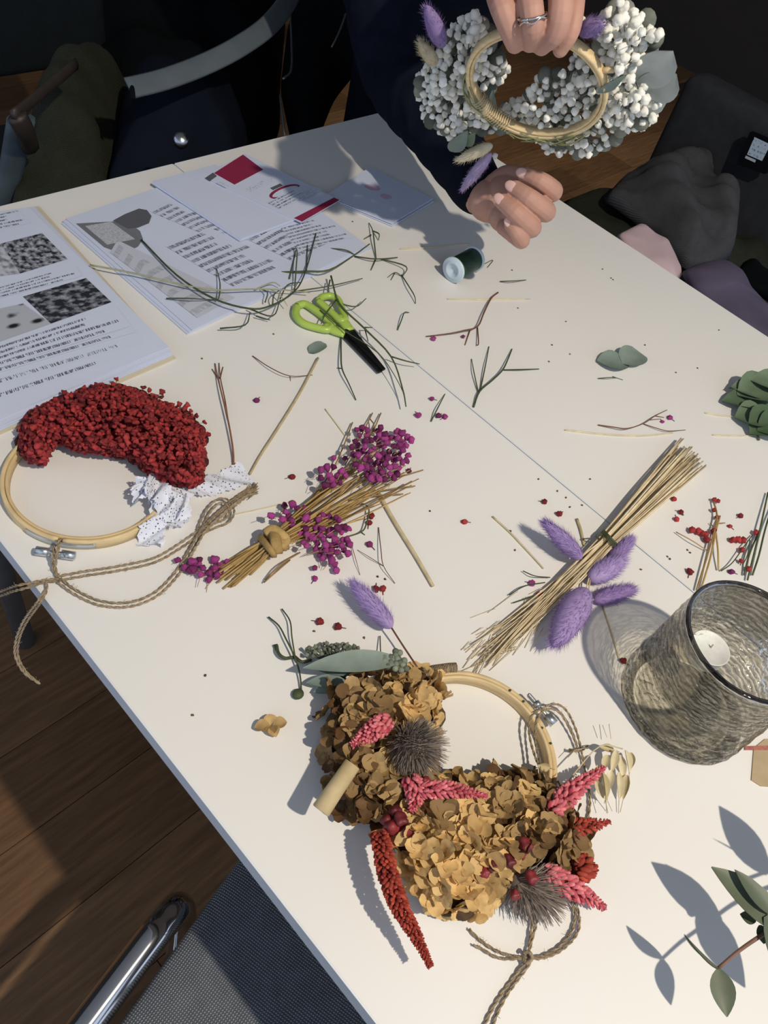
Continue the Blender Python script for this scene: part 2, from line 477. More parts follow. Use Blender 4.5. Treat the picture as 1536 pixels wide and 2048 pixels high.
# chair at the far side, with coats over it (mostly in the dark)
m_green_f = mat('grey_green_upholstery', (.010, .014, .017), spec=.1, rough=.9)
m_wood_d = mat('brown_wood_frame', (.034, .026, .022), rough=.5, stretch=(1, 8, 1), scale=12, amt=.2)
m_bluegrey = mat('blue_grey_metal', (.075, .105, .125), rough=.5)
t = thing('far_chair', 'dark chair with brown wood rim and blue-grey leg, far left behind the table', 'chair', (.75, 1.5, 0))
rbox(MB(), (.45, 1.16, TZ - .33), (.98, 1.66, TZ - .275), .02).build('seat', m_green_f, t)
rbox(MB(), (.47, 1.67, TZ - .20), (.97, 1.72, TZ + .08), .02).build('backrest', m_green_f, t)
a = [P(26, 232, .03), P(60, 205, .03), P(105, 168, .03), P(152, 128, .03)]
rimw = MB(); rimw.tube(cat(a, 4), .0045, 8, flat=2.2); rimw.tube(cat([P(34, 232, .028), P(50, 262, .0), P(62, 296, -.06)], 4), .009, 8, flat=1.6)
rimw.build('wood_rim', m_wood_d, t)
for q in ([P(42, 240, .0), P(24, 330, -.10), P(0, 430, -.22), P(-10, 470, -.40), P(-14, 490, -.738)], [(.98, 1.64, TZ - .3), (1.0, 1.68, .003)], [(.96, 1.18, TZ - .3), (.98, 1.16, .003)], [(.47, 1.64, TZ - .3), (.44, 1.68, .003)]):
    MB().tube(cat(q, 4), [.022, .02, .018], 10, flat=.6).build('leg', m_bluegrey, t)

# chair on the right side, back towards the room
m_black_f = mat('charcoal_upholstery', (.024, .026, .030), (.034, .036, .040), spec=.15, rough=.9, amt=.15)
t = thing('charcoal_chair', 'charcoal upholstered chair on the right holding the clothes heap', 'chair', (1.75, .55, 0))
rbox(MB(), (1.36, .20, TZ - .36), (2.0, .80, TZ - .272), .03).build('seat', m_black_f, t)
rbox(MB(), (1.98, .19, TZ - .36), (2.07, .815, TZ + .005), .03).build('backrest', m_black_f, t)
for x in (1.42, 1.98):
    for y in (.25, .76):
        MB().tube([(x, y, 0), (x, y, TZ - .35)], .016, 10).build('leg', m_blackm, t)
# stool of the person
t = thing('black_stool', 'black round stool under the person in dark clothes', 'stool', (1.38, 1.12, 0))
MB().lathe((1.38, 1.12, TZ - .425), [(.15, 0), (.165, .01), (.165, .035), (.15, .045)], 28).build('seat', m_black_f, t)
for k in range(4):
    an = k * math.pi / 2 + .5
    MB().tube([(1.38 + .12 * math.cos(an), 1.12 + .12 * math.sin(an), TZ - .42), (1.38 + .17 * math.cos(an), 1.12 + .17 * math.sin(an), .0)], .011, 8).build('leg', m_blackm, t)

# ---------------------------------------------------------------- clothes
def folds(ax_, fr, amp, ph=0, ax2=None):
    def f(x, y, s):
        u = x * math.cos(ax_) + y * math.sin(ax_); v = -x * math.sin(ax_) + y * math.cos(ax_)
        w = math.sin(fr * u + 2.0 * math.sin(fr * .35 * v + ph) + ph)
        return amp * (abs(w) ** .7 * (1 if w > 0 else -1)) + amp * .35 * math.sin(fr * 2.3 * v + ph * 2)
    return f
m_grey_knit = weave('grey_knit', (.055, .055, .06), (.12, .12, .132), 190, b=.8)
m_pink = mat('pink_cloth', (.66, .49, .52), rough=.9, amt=.05, scale=9)
m_mauve = mat('mauve_cloth', (.075, .062, .105), (.12, .10, .16), rough=.85, amt=.10, scale=14)
m_olive = weave('olive_knit', (.014, .017, .008), (.055, .062, .028), 130, b=1.0)
m_navy = mat('navy_cloth', (.006, .008, .015), spec=.06, rough=.9, amt=.25, scale=9)
m_blackc = mat('black_cloth', (.004, .005, .006), spec=.06, rough=.9, amt=.25, scale=9)
SZ = -.272
o = rings_mound(MB(), [(1150, 470), (1120, 405), (1170, 388), (1240, 395), (1300, 420), (1480, 400), (1536, 420), (1560, 520), (1500, 600), (1400, 600), (1290, 560)], SZ, .05, folds(.5, 34, .014), n=96, rings=14).build('olive_cardigan', m_olive)
tag(o, 'olive knitted cardigan peeking from under the grey scarf on the chair', 'cardigan')
o = rings_mound(MB(), [(1205, 400), (1240, 360), (1290, 332), (1345, 318), (1395, 326), (1430, 370), (1462, 420), (1470, 470), (1458, 520), (1420, 540), (1370, 540), (1335, 510), (1300, 470), (1262, 440)], SZ + .05, .10, folds(1.9, 40, .020, .7), n=120, rings=18, centre=(1370, 440)).build('grey_scarf', m_grey_knit)
tag(o, 'charcoal grey knitted scarf heaped on the right-hand chair', 'scarf')
o = rings_mound(MB(), [(1232, 470), (1278, 448), (1308, 470), (1335, 482), (1352, 515), (1365, 548), (1350, 570), (1300, 540), (1255, 505)], -.16, .022, folds(.3, 26, .004), n=72).build('pink_sweater', m_pink)
tag(o, 'pale pink garment sticking out beside the table edge', 'sweater')
o = rings_mound(MB(), [(1362, 545), (1390, 530), (1440, 520), (1475, 545), (1500, 590), (1560, 640), (1580, 720), (1480, 660), (1420, 610), (1380, 580)], -.15, .03, folds(.8, 30, .008, 1.2), n=84, rings=12).build('mauve_jacket', m_mauve)
tag(o, 'dark mauve jacket lying along the right table edge', 'jacket')
o = rings_mound(MB(), [(1470, 548), (1490, 520), (1536, 545), (1600, 600), (1600, 650), (1530, 600), (1500, 580)], -.17, .03, folds(.8, 40, .006, .2), n=48).build('black_strap_bag', m_blackc)
tag(o, 'black cloth bag behind the mauve jacket at the right edge', 'bag')

t = thing('clothing_label', 'small black pouch with a white printed label on the charcoal chair back', 'label', P(1510, 300, -.08))
def onback(px, py, x=1.955):
    d = ray(px, py); return np.array([0, 0, TZ + H0]) + d * (x / d[0])
q = [onback(*c) for c in ((1480, 325), (1506, 262), (1560, 285), (1536, 345))]
bk = np.array([1, 0, 0.0])
def plate(name, c4, th, m_, par):
    c4 = np.array(c4); k = nrm(np.cross(c4[1] - c4[0], c4[2] - c4[0])); k = k if k[0] < 0 else -k
    v = np.vstack([c4 + k * th, c4]); n = len(c4)
    return MB().add(v, [tuple(range(n)), tuple(range(2 * n - 1, n - 1, -1))] + [(i, (i + 1) % n, (i + 1) % n + n, i + n) for i in range(n)]).build(name, m_, par, False)
plate('pouch', q, .018, m_blackc, t)
m_lab = print_text('label_print', 4, ink=(.10, .16, .22), paper=(.42, .52, .62), glyph=9, cover=.42, ragged=.1)
q2 = [onback(*c, 1.9355) for c in ((1494, 309), (1509, 274), (1541, 289), (1524, 322))]
me = bpy.data.meshes.new('white_label'); me.from_pydata([tuple(c) for c in q2], [], [(0, 1, 2, 3)])
uvl = me.uv_layers.new(name='UVMap')
for i, c in enumerate(((0, 0), (0, 1), (1, 1), (1, 0))): uvl.data[i].uv = c
link('white_label', me, m_lab, t, False)
plate('label_bar', [onback(*c, 1.935) for c in ((1490, 316), (1492, 311), (1512, 320), (1510, 325))], .001, mat('label_line', (.4, .45, .5)), t)

# coats, bag and knit on the far chair
def drop(poly, zs, hgt, f, name, m_, label, c_, **k):
    o = rings_mound(MB(), poly, zs, hgt, f, **k).build(name, m_); tag(o, label, c_); return o
drop([(185, 330), (150, 200), (150, 90), (185, -30), (400, -120), (540, -120), (575, -40), (570, 60), (560, 180), (560, 260), (530, 330), (480, 360), (350, 380)], -.27, .17, folds(1.2, 22, .022, .3), 'black_coat', m_blackc, 'black padded coat heaped over the far chair behind the booklets', 'coat', rings=18, n=120, centre=(370, 110))
NJ = drop([(210, 420), (225, 330), (240, 260), (300, 215), (400, 205), (470, 230), (500, 300), (480, 390), (360, 420)], -.18, .16, folds(.4, 24, .012, 1.3), 'navy_jacket', m_navy, 'navy denim jacket with a round metal button beyond the table edge', 'jacket', rings=14, n=96)
drop([(20, 480), (45, 330), (80, 260), (110, 190), (150, 150), (235, 150), (262, 200), (258, 330), (225, 440), (120, 480)], -.20, .14, folds(2.2, 30, .014, .9), 'olive_scarf', m_olive, 'olive green knitted scarf at the far left behind the table', 'scarf', rings=14, n=96)
m_btn = mat('pewter', (.45, .47, .5), rough=.25, metal=1.0)
bt = MB().lathe(P(362, 277, .012), [(.0, .004), (.006, .0035), (.0105, .001), (.0115, -.002), (.0115, -.012)], 20, axis=(-.35, -.55, .75)).build('button', m_btn, NJ)
m_strap = mat('grey_strap', (.085, .105, .12), rough=.7, amt=.08, scale=30)
sp_ = cat([P(258, 176, .035), P(330, 158, .04), P(410, 128, .05), P(480, 92, .065), P(540, 48, .075), P(582, -8, .085), P(600, -60, .09)], 6)
t = thing('black_backpack', 'black backpack with zips and a wide grey strap behind the table corner', 'backpack', P(600, 150, -.2))
rings_mound(MB(), [(585, 300), (560, 180), (575, 60), (600, -60), (760, -90), (790, 20), (735, 118), (668, 200), (640, 270)], -.16, .10, folds(1.5, 18, .008), n=84, rings=12, centre=(650, 70)).build('body', m_blackc, t)
stp = MB().tube(sp_, .017, 10, flat=.18, up=np.array([-.35, -.55, .75])).build('strap', m_strap, t)
MB().tube(cat([P(262, 158, .036), P(266, 196, .034)], 3), .004, 8).build('end_seam', m_blackc, stp)
m_zip = mat('zip_metal', (.30, .31, .32), rough=.35, metal=.8)
MB().tube(cat([P(580, 25, -.035), P(583, 90, -.04), P(582, 140, -.04), P(566, 158, -.04)], 5), .0022, 6).build('zip', m_zip, t)
MB().tube(cat([P(560, 190, -.06), P(564, 230, -.07), P(570, 272, -.09)], 4), .0022, 6).build('zip', m_zip, t)
MB().tube(cat([P(691, 28, -.03), P(680, 60, -.035), P(664, 94, -.045)], 4), .0022, 6).build('zip_pull', m_zip, t)
# ---------------------------------------------------------------- papers
m_paper = mat('white_paper', (.60, .655, .80), rough=.6, amt=.015, scale=20)
m_cover = mat('cream_cover', (.62, .56, .42), rough=.6, amt=.03)
def sheet(parent, name, px, z, th, m_):
    return MB().slab([P(x, y, z) for x, y in px], th).build(name, m_, parent, False)
TXT = {}
def text(parent, px, lines, z, name='printed_text', **k):
    key = (lines, tuple(sorted(k.items())))
    if key not in TXT: TXT[key] = print_text('print_%d_%d' % (lines, len(TXT)), lines, **k)
    return quad_uv(name, px, TXT[key], parent, z)

t = thing('open_booklet', 'thick open booklet with black and white photos at the left edge', 'booklet', P(180, 600))
# page block: cover, a few pages fanned slightly, top page
sheet(t, 'cover', [(352, 716), (78, 412), (-330, 470), (-160, 935)], .0022, .002, m_cover)
for k in range(3):
    sheet(t, 'page', [(346 - k * 2, 709 - k * 3), (70 - k * 2, 414), (-330, 470), (-160, 930 - k * 5)], .0038 + k * .0016, .0012, m_paper)
zt = .0090
sheet(t, 'top_page', [(338, 694), (58, 414), (-330, 470), (-170, 905)], zt, .0014, m_paper)
zp = zt + .0004
text(t, [(-60, 470), (62, 446), (34, 419), (-80, 445)], 5, zp, glyph=34)
ph1 = print_photo('photo_print_dark', 7, lo=.45, hi=.75)
ph2 = print_photo('photo_print_light', 5, dark=(.04, .045, .06), light=(.5, .53, .6), lo=.30, hi=.55)
ph3 = print_photo('photo_print_rings', 3.2, dark=(.015, .015, .02), light=(.42, .45, .5), lo=.16, hi=.36, vor=True)
quad_uv('printed_photo', [(40, 547), (135, 518), (84, 466), (2, 487)], print_photo('photo_print_flowers', 9, lo=.40, hi=.66), t, zp)
quad_uv('printed_photo', [(-60, 560), (40, 547), (2, 487), (-80, 500)], ph2, t, zp)
quad_uv('printed_photo', [(102, 647), (223, 604), (172, 556), (46, 593)], ph1, t, zp)
quad_uv('printed_photo', [(-40, 697), (102, 647), (46, 607), (-60, 630)], ph3, t, zp)
text(t, [(-50, 610), (165, 552), (150, 530), (-60, 590)], 4, zp, glyph=60)
text(t, [(-30, 742), (262, 652), (232, 612), (-45, 704)], 4, zp, glyph=70)
text(t, [(0, 745), (272, 664), (262, 655), (-10, 735)], 1, zp, glyph=70)
text(t, [(0, 770), (287, 683), (278, 671), (-10, 756)], 1, zp, glyph=70, cover=.46)
text(t, [(-5, 800), (240, 716), (232, 705), (-10, 785)], 1, zp, glyph=50, cover=.5)

t = thing('stapled_handout', 'stapled printed handout with grey blobs under the green cuttings', 'handout', P(420, 520))
sheet(t, 'back_sheet', [(122, 446), (374, 668), (742, 497), (493, 318)], .0016, .0010, m_paper)
sheet(t, 'middle_sheet', [(125, 442), (378, 665), (738, 494), (493, 316)], .0028, .0010, m_paper)
sheet(t, 'top_sheet', [(132, 437), (384, 660), (735, 491), (493, 314)], .0042, .0010, m_paper)
z = .0046
m_gr1 = mat('grey_ink', (.16, .17, .19), rough=.6, amt=.04)
m_gr2 = mat('dark_grey_ink', (.10, .105, .125), rough=.6, amt=.04)
def inkpoly(name, px, z, m_, par): return MB().slab([P(x, y, z) for x, y in px], .0002).build(name, m_, par, False)
def disc_px(cx, cy, rx, ry, rot, n=28, a0=0, a1=2 * math.pi):
    r = []
    for i in range(n):
        a = a0 + (a1 - a0) * i / (n if abs(a1 - a0 - 2 * math.pi) < 1e-6 else n - 1)
        x, y = rx * math.cos(a), ry * math.sin(a)
        r.append((cx + x * math.cos(rot) - y * math.sin(rot), cy + x * math.sin(rot) + y * math.cos(rot)))
    return r
inkpoly('printed_blob', [(152, 447), (240, 442), (262, 448), (280, 462), (286, 478), (276, 493), (258, 502), (232, 503), (208, 494)], z, m_gr1, t)
inkpoly('printed_blob', [(226, 441), (250, 428), (278, 417), (294, 420), (303, 432), (298, 446), (276, 455), (256, 457)], z + .0003, m_gr2, t)
# the square print left as a plain pale frame on the grey blob
inkpoly('printed_square', [(170, 452), (222, 443), (270, 478), (214, 489)], z + .0005, mat('pale_print', (.42, .44, .48), (.42, .44, .48), scale=500, amt=.25), t)
text(t, [(430, 478), (500, 455), (345, 401), (300, 423)], 9, z, glyph=26, heavy=.5, cover=.5)
text(t, [(470, 575), (575, 530), (420, 455), (330, 492)], 9, z, glyph=46, heavy=.5)
text(t, [(585, 522), (680, 480), (520, 400), (430, 448)], 10, z, glyph=40, heavy=.45)
text(t, [(395, 636), (470, 595), (235, 480), (220, 505)], 8, z, glyph=36, paper=(.52, .55, .63), ink=(.36, .38, .44))
text(t, [(600, 500), (712, 474), (640, 434), (560, 455)], 8, z, glyph=44, heavy=.45)

t = thing('blank_sheets', 'small stack of blank white sheets lying over the printed handout', 'paper', P(450, 400))
for k in range(3):
    sheet(t, 'sheet', [(303 + k, 366 - k * 2), (480 + k, 482 - k * 2), (612, 432 - k), (430, 331 - k)], .0068 + k * .0011, .0009, m_paper)
z = .0090
t = thing('printed_flyer', 'white flyer with a crimson square and crimson bar on the blank sheets', 'flyer', P(545, 380))
sheet(t, 'flyer_sheet', [(404, 352), (603, 445), (680, 400), (490, 307)], .0104, .0009, m_paper)
z = .0107
m_crim = mat('crimson_ink', (.26, .022, .065), rough=.5, amt=.05)
m_crim2 = mat('rose_ink', (.42, .16, .24), rough=.5, amt=.05)
inkpoly('crimson_square', [(428, 346), (469, 369), (526, 339), (486, 309)], z, m_crim, t)
inkpoly('crimson_tail', [(410, 356), (420, 362), (434, 352), (426, 345)], z, m_gr2, t)
inkpoly('crimson_bar', [(588, 436), (604, 443), (679, 400), (668, 395)], z, m_crim, t)
o_ = MB(); ring_px = disc_px(570, 383, 30, 9, -.34)
o_.tube(np.array([P(x, y, z) for x, y in ring_px + ring_px[:2]]), .0022, 6, flat=.1, up=np.array([0, 0, 1.0])); o_.build('crimson_loop', m_crim, t)
inkpoly('crimson_dash', [(540, 376), (546, 380), (566, 371), (560, 367)], z, m_gr2, t)
text(t, [(560, 418), (625, 385), (600, 372), (535, 405)], 4, z, glyph=24, cover=.5)
text(t, [(600, 402), (645, 380), (632, 372), (588, 394)], 4, z, glyph=24, cover=.45)
text(t, [(500, 384), (560, 356), (548, 350), (488, 378)], 3, z, glyph=24, cover=.4)
text(t, [(432, 366), (452, 376), (460, 372), (438, 362)], 2, z, glyph=12, cover=.4)

t = thing('folded_leaflet', 'white folded leaflet with faint pink print in the shadow of the held wreath', 'leaflet', P(760, 400))
sheet(t, 'lower_leaf', [(652, 396), (785, 452), (868, 402), (742, 338)], .0022, .0012, m_paper)
sheet(t, 'upper_leaf', [(648, 392), (784, 447), (866, 397), (740, 334)], .0050, .0012, m_paper)
inkpoly('pink_print', disc_px(745, 375, 16, 6, .2), .0053, mat('faint_pink_ink', (.55, .42, .55), rough=.6), t)
inkpoly('pink_print', disc_px(772, 393, 12, 5, .2), .0053, MATS['faint_pink_ink'], t)
# ---------------------------------------------------------------- cuttings lying on the table
m_gstem = mat('green_stem', (.045, .065, .028), (.09, .11, .045), rough=.6, amt=.2, scale=120)
m_pstem = mat('pale_green_stem', (.30, .31, .18), (.42, .42, .27), rough=.6, amt=.15, scale=90)
m_straw = mat('straw', (.42, .33, .17), (.70, .60, .38), rough=.6, amt=.15, scale=90)
m_bstem = mat('red_brown_stem', (.13, .055, .03), (.24, .11, .065), rough=.6, amt=.2, scale=90)
m_dark = mat('dark_crumb', (.045, .04, .03), (.10, .10, .06), rough=.8)

def px3(pl, z0=.0012, lift=0.0):
    n = len(pl); return [P(x, y, z0 + lift * math.sin(math.pi * i / max(1, n - 1))) for i, (x, y) in enumerate(pl)]
def sprig(name, label, c_, lines, r, m_, group=None, z0=None, lift=.006, tint=None):
    """a branching cutting: each branch of the traced sprig is a part"""
    t = thing(name, label, c_, P(*lines[0][0]), group)
    for i, pl in enumerate(lines):
        rr = r * .78 if i == 0 else r * .58
        z = (z0 if z0 is not None else rr + .0002)
        p = cat(px3(pl, z, lift if i == 0 else lift * .6), 4)
        MB().tube(p, [rr, rr * .9, rr * .62], 6, tint=rng.random() if tint is None else tint).build('stem' if i == 0 else 'twig', m_, t)
    return t
CUT = 'green cuttings scattered on the table'
s1 = sprig('green_cutting', 'longest branched green cutting lying across the stapled handout', 'cutting', [
    [(283, 480), (353, 550), (427, 597), (497, 617), (540, 612), (589, 583), (612, 540), (632, 467)],
    [(427, 597), (437, 597), (440, 567), (433, 537)], [(333, 597), (380, 597), (427, 600)], [(440, 657), (490, 650), (500, 625)],
    [(497, 617), (545, 632), (560, 600)], [(589, 583), (592, 540), (594, 500), (585, 498)], [(613, 540), (615, 490)], [(579, 557), (592, 500)],
    [(589, 583), (660, 572), (725, 557)], [(530, 605), (535, 585), (520, 578)], [(560, 598), (575, 570), (600, 565)], [(512, 632), (540, 640)], [(545, 610), (548, 590), (562, 578)]], .0017, m_gstem, CUT, z0=.0065, lift=.012)
sprig('green_cutting', 'pale green cutting stretching from the open booklet over the handout', 'cutting', [
    [(180, 530), (260, 545), (367, 570), (430, 580), (512, 578), (570, 580), (620, 585)], [(512, 578), (545, 565), (560, 572)], [(540, 578), (560, 590), (575, 612)]], .0015, m_pstem, CUT, z0=.0105, lift=.004)
sprig('green_cutting', 'green cutting with an upright fork beside the flyer and leaflet', 'cutting', [
    [(555, 545), (612, 543), (659, 540), (709, 510), (739, 488)], [(709, 513), (752, 518), (795, 515)], [(762, 518), (812, 533), (805, 553)],
    [(752, 517), (748, 480), (745, 460), (738, 446)], [(746, 462), (758, 468), (757, 480)], [(752, 517), (742, 540)], [(742, 470), (728, 478)], [(709, 510), (690, 500), (650, 496)]], .0019, m_gstem, CUT, lift=.012)
sprig('green_cutting', 'short angled green cutting between the spool and the scissors', 'cutting', [[(803, 550), (816, 570), (829, 592), (831, 607)], [(803, 552), (790, 545), (775, 555)], [(790, 545), (782, 560)]], .0013, m_gstem, CUT)
sprig('green_cutting', 'long green cutting lying over the lime scissors handles', 'cutting', [
    [(662, 552), (679, 607), (729, 657), (782, 713), (805, 777), (812, 813)], [(679, 607), (712, 613), (732, 597)], [(729, 655), (736, 682)], [(782, 713), (812, 722), (839, 728)],
    [(672, 600), (650, 630), (642, 648)], [(660, 560), (655, 585)], [(729, 655), (745, 655)]], .0017, m_gstem, CUT, z0=.012, lift=.004)
sprig('green_cutting', 'thin green cutting parallel to the black scissors blades', 'cutting', [[(640, 620), (692, 663), (735, 690), (769, 720), (802, 775), (811, 806)]], .0009, m_gstem, CUT, z0=.012)
sprig('green_cutting', 'kinked green cutting hanging below the scissors pivot', 'cutting', [[(682, 672), (682, 705), (684, 737), (698, 768), (712, 800)], [(684, 737), (674, 736)]], .0014, m_gstem, CUT)
sprig('green_cutting', 'forked green cutting in the open middle of the table', 'cutting', [[(947, 814), (959, 783), (985, 760), (1005, 740), (1016, 718), (1024, 698)], [(957, 787), (948, 745), (943, 718)], [(960, 782), (970, 735), (978, 693)], [(1005, 740), (1040, 739), (1078, 738)]], .0016, m_gstem, CUT)
sprig('green_cutting', 'tiny hooked green cutting above the brown twig', 'cutting', [[(795, 660), (803, 640), (809, 625), (818, 625)]], .0011, m_gstem, CUT)
sprig('green_cutting', 'small green snippet beside the magenta florets by the seam', 'cutting', [[(862, 843), (876, 815), (890, 788)]], .0011, m_gstem, CUT)
sprig('green_cutting', 'straight green snippet right of the spool', 'cutting', [[(1000, 563), (1025, 562), (1052, 560)]], .0011, m_gstem, CUT)
sprig('green_cutting', 'tiny green snippet below the pair of round leaves', 'cutting', [[(1196, 757), (1220, 755), (1232, 756)], [(1225, 753), (1246, 760)]], .0009, m_gstem, CUT)
BR = 'brown twigs on the table'
sprig('brown_twig', 'bent reddish-brown twig with two forks right of the scissors', 'twig', [[(996, 585), (982, 597), (968, 625), (955, 653), (928, 661), (899, 667), (852, 673)], [(955, 655), (957, 687), (953, 690)], [(940, 660), (930, 690)]], .0016, m_bstem, BR)
sprig('brown_twig', 'upright reddish-brown twig with forked tip right of the red wreath', 'twig', [[(467, 938), (466, 900), (457, 845), (444, 790), (436, 758), (430, 727)], [(456, 840), (450, 800), (441, 757), (438, 726)], [(436, 757), (424, 738)], [(440, 757), (446, 734)]], .0014, m_bstem, BR)
sprig('brown_twig', 'thin curved brown twig above the tan straw', 'twig', [[(505, 712), (540, 735), (580, 752), (625, 750)], [(580, 752), (581, 762)]], .0008, m_bstem, BR)
sprig('brown_twig', 'slender dark twig with fine tips near the green leaves on the right', 'twig', [[(1196, 850), (1225, 854), (1254, 857), (1287, 847), (1310, 832), (1334, 820)], [(1287, 848), (1315, 857), (1337, 862), (1371, 860)], [(1300, 840), (1320, 838)], [(1310, 832), (1328, 835)]], .0011, m_bstem, BR)
sprig('brown_twig', 'hair-thin forked twig right of the magenta bouquet', 'twig', [[(757, 1055), (762, 1100), (767, 1132), (790, 1167)], [(767, 1132), (740, 1115), (715, 1100)], [(700, 1080), (712, 1120), (720, 1150)]], .0007, m_bstem, BR)
sprig('brown_twig', 'dark crooked twig holding a red floret beside the bouquet', 'twig', [[(690, 1075), (722, 1064), (732, 1050), (738, 1020), (728, 1008), (715, 1010)], [(722, 1064), (730, 1070)]], .0012, m_gstem, BR)
ST = 'loose straws on the table'
def straw(label, pl, r, tint, z=None):
    p = cat(px3(pl, z if z is not None else r + .0002), 4)
    o = MB().tube(p, [r, r, r * .8], 7, tint=tint).build('straw', m_straw); tag(o, label, 'straw', ST)
straw('long tan straw leaning from the grey leaf to the lace', [(636, 716), (600, 785), (560, 850), (520, 912), (500, 948)], .0015, .15, .003)
straw('thick pale straw slanting right of the magenta bouquet', [(756, 985), (790, 1045), (830, 1110), (866, 1172)], .0022, .55)
straw('fine straw crossing behind the twine bow', [(455, 1032), (520, 1018), (575, 1005)], .0006, .8)
straw('fine straw above the magenta bouquet', [(650, 818), (668, 842), (690, 872)], .0006, .5)
straw('thin straw left of the lavender bunny tails', [(985, 1033), (1020, 1065), (1055, 1102), (1087, 1137)], .0010, .6)
straw('pale straw lying left of the green thread spool', [(800, 498), (860, 495), (940, 488)], .0009, .9)
straw('pale straw below the green thread spool', [(895, 598), (970, 599), (1060, 598)], .0009, .95)
straw('pale curved straw below the slender dark twig', [(1130, 860), (1200, 868), (1280, 872), (1345, 866)], .0010, .95)
straw('pale straw left of the green leaves', [(1410, 826), (1440, 831), (1472, 833)], .0009, .9)
straw('pale straw under the green leaves', [(1425, 870), (1470, 872), (1505, 871)], .0009, .9)
straw('short straw stub above the lavender tails', [(1154, 1038), (1162, 1062), (1168, 1090)], .0016, .2)
straw('straw shaft with a red floret at its end in the glass shadow', [(1205, 1212), (1222, 1262), (1237, 1315)], .0008, .6)

# ---------------------------------------------------------------- leaves
m_sage = mat('sage_leaf', (.16, .22, .19), (.27, .33, .28), rough=.6, amt=.12, scale=60, trans=.12)
m_leafg = mat('green_leaf', (.075, .13, .065), (.17, .235, .15), rough=.55, amt=.15, scale=50, trans=.12)
UP = np.array([0, 0, 1.0])
def leafobj(label, b, tp, w, zb, zt, m_, tint=.5, shape='leaf', bend=.05, name='leaf', group='loose leaves'):
    o = MB().leaf(P(*b, zb), P(*tp, zt), w, UP, bend, .12, tint, shape).build(name, m_); tag(o, label, 'leaf', group); return o
leafobj('small grey-green leaf above the end of the tan straw', (618, 706), (652, 688), .017, .001, .003, m_sage, .3, 'round')
leafobj('larger rounded sage leaf of the pair on the open table', (1258, 733), (1194, 722), .040, .001, .003, m_sage, .5, 'leaf2')
leafobj('smaller square sage leaf of the pair on the open table', (1245, 728), (1281, 706), .040, .003, .005, m_sage, .8, 'round')
t = thing('leafy_eucalyptus_tip', 'green eucalyptus tip with broad leaves at the right edge', 'foliage', P(1520, 810))
MB().tube(cat([P(1545, 812, .006), P(1505, 830, .008), P(1518, 880, .002)], 4), .0016, 6).build('stem', m_gstem, t)
for b, tp, w, z0, z1, ti in (((1550, 800), (1462, 775), .045, .008, .012, .8), ((1545, 815), (1444, 802), .04, .004, .006, .2), ((1560, 780), (1475, 790), .06, .014, .012, .7), ((1540, 840), (1470, 835), .05, .010, .006, .55),
        ((1570, 830), (1500, 868), .055, .014, .006, .1), ((1600, 790), (1500, 760), .05, .016, .020, .9), ((1590, 850), (1515, 862), .05, .018, .010, .0), ((1555, 790), (1457, 776), .012, .003, .010, .1)):
    MB().leaf(P(*b, z0), P(*tp, z1), w, UP, .06, .15, ti, 'leaf2').build('leaf', m_leafg, t)

# ---------------------------------------------------------------- scissors
m_lime = mat('lime_plastic', (.36, .52, .075), (.42, .58, .12), rough=.28, amt=.04, coat=.2)
m_blade = mat('black_blade', (.018, .018, .02), rough=.28, metal=.5, amt=.1)
t = thing('scissors', 'lime green handled scissors with black blades among the cuttings', 'scissors', P(680, 660))
def loop(pl, z, r): 
    p = cat([P(x, y, z) for x, y in pl + pl[:1]], 5); return p
h1 = MB().tube(loop([(594, 612), (592, 630), (606, 646), (632, 655), (656, 659), (664, 650), (648, 634), (630, 620), (610, 608)], .006, 0), .0052, 10, flat=.9).build('handle', m_lime, t)
MB().tube(cat([P(648, 651, .006), P(668, 660, .006), P(690, 668, .006)], 4), [.006, .0075, .007], 10, flat=.6).build('shank', m_lime, h1)
h2 = MB().tube(loop([(637, 602), (645, 594), (662, 592), (676, 600), (684, 618), (690, 636), (682, 642), (664, 626), (648, 612)], .009, 0), .0050, 10, flat=.9).build('handle', m_lime, t)
MB().tube(cat([P(676, 632, .009), P(690, 648, .008), P(700, 662, .007)], 4), [.006, .0075, .007], 10, flat=.6).build('shank', m_lime, h2)
def blade(a, b, c, d, z):
    return MB().slab([P(*q, z) for q in (a, b, c, d)], .0022).build('blade', m_blade, t, False)
blade((680, 666), (756, 744), (764, 742), (699, 660), .0055)
blade((690, 664), (765, 740), (771, 737), (708, 658), .0082)
MB().lathe(P(693, 664, .008), [(.0038, 0), (.0038, .0018), (.0025, .0026), (0, .0026)], 14).build('pivot_screw', m_blackm, t)

# ---------------------------------------------------------------- spool of green wire
m_thread = mat('dark_green_wire', (.010, .040, .020), (.016, .055, .028), rough=.45, amt=.25, scale=30, stretch=(1, 1, 1), bump=.3, bscale=400)
m_wplast = mat('white_plastic', (.55, .66, .72), rough=.35, amt=.03)
R_ = .0185
a0 = P(905, 541, R_); b0 = P(958, 512, R_); ad = nrm(b0 - a0); ln = .054
t = thing('wire_spool', 'spool of dark green florist wire with white end caps near the hand', 'spool', P(930, 545))
MB().lathe(a0, [(.0145, .004), (.0160, .0045), (.0160, ln - .004), (.0145, ln - .0035)], 28, ad).build('wire_winding', m_thread, t)
for s0, s1 in ((0, 1), (ln - .004, -1)):
    c = a0 + ad * s0
    MB().lathe(c, [(.0, .002), (.004, .002), (.0045, .0005), (.009, .0005), (.0095, -.0006), (.0125, -.0006), (.013, .0004), (.0172, .0004), (.0185, .0015), (.0185, .0035), (.0172, .0042), (.0, .0042)] if s1 == 1 else [(.0, 0), (.0172, 0), (.0185, .001), (.0185, .003), (.017, .004), (.006, .004), (.0, .003)], 28, ad).build('end_cap', m_wplast, t)
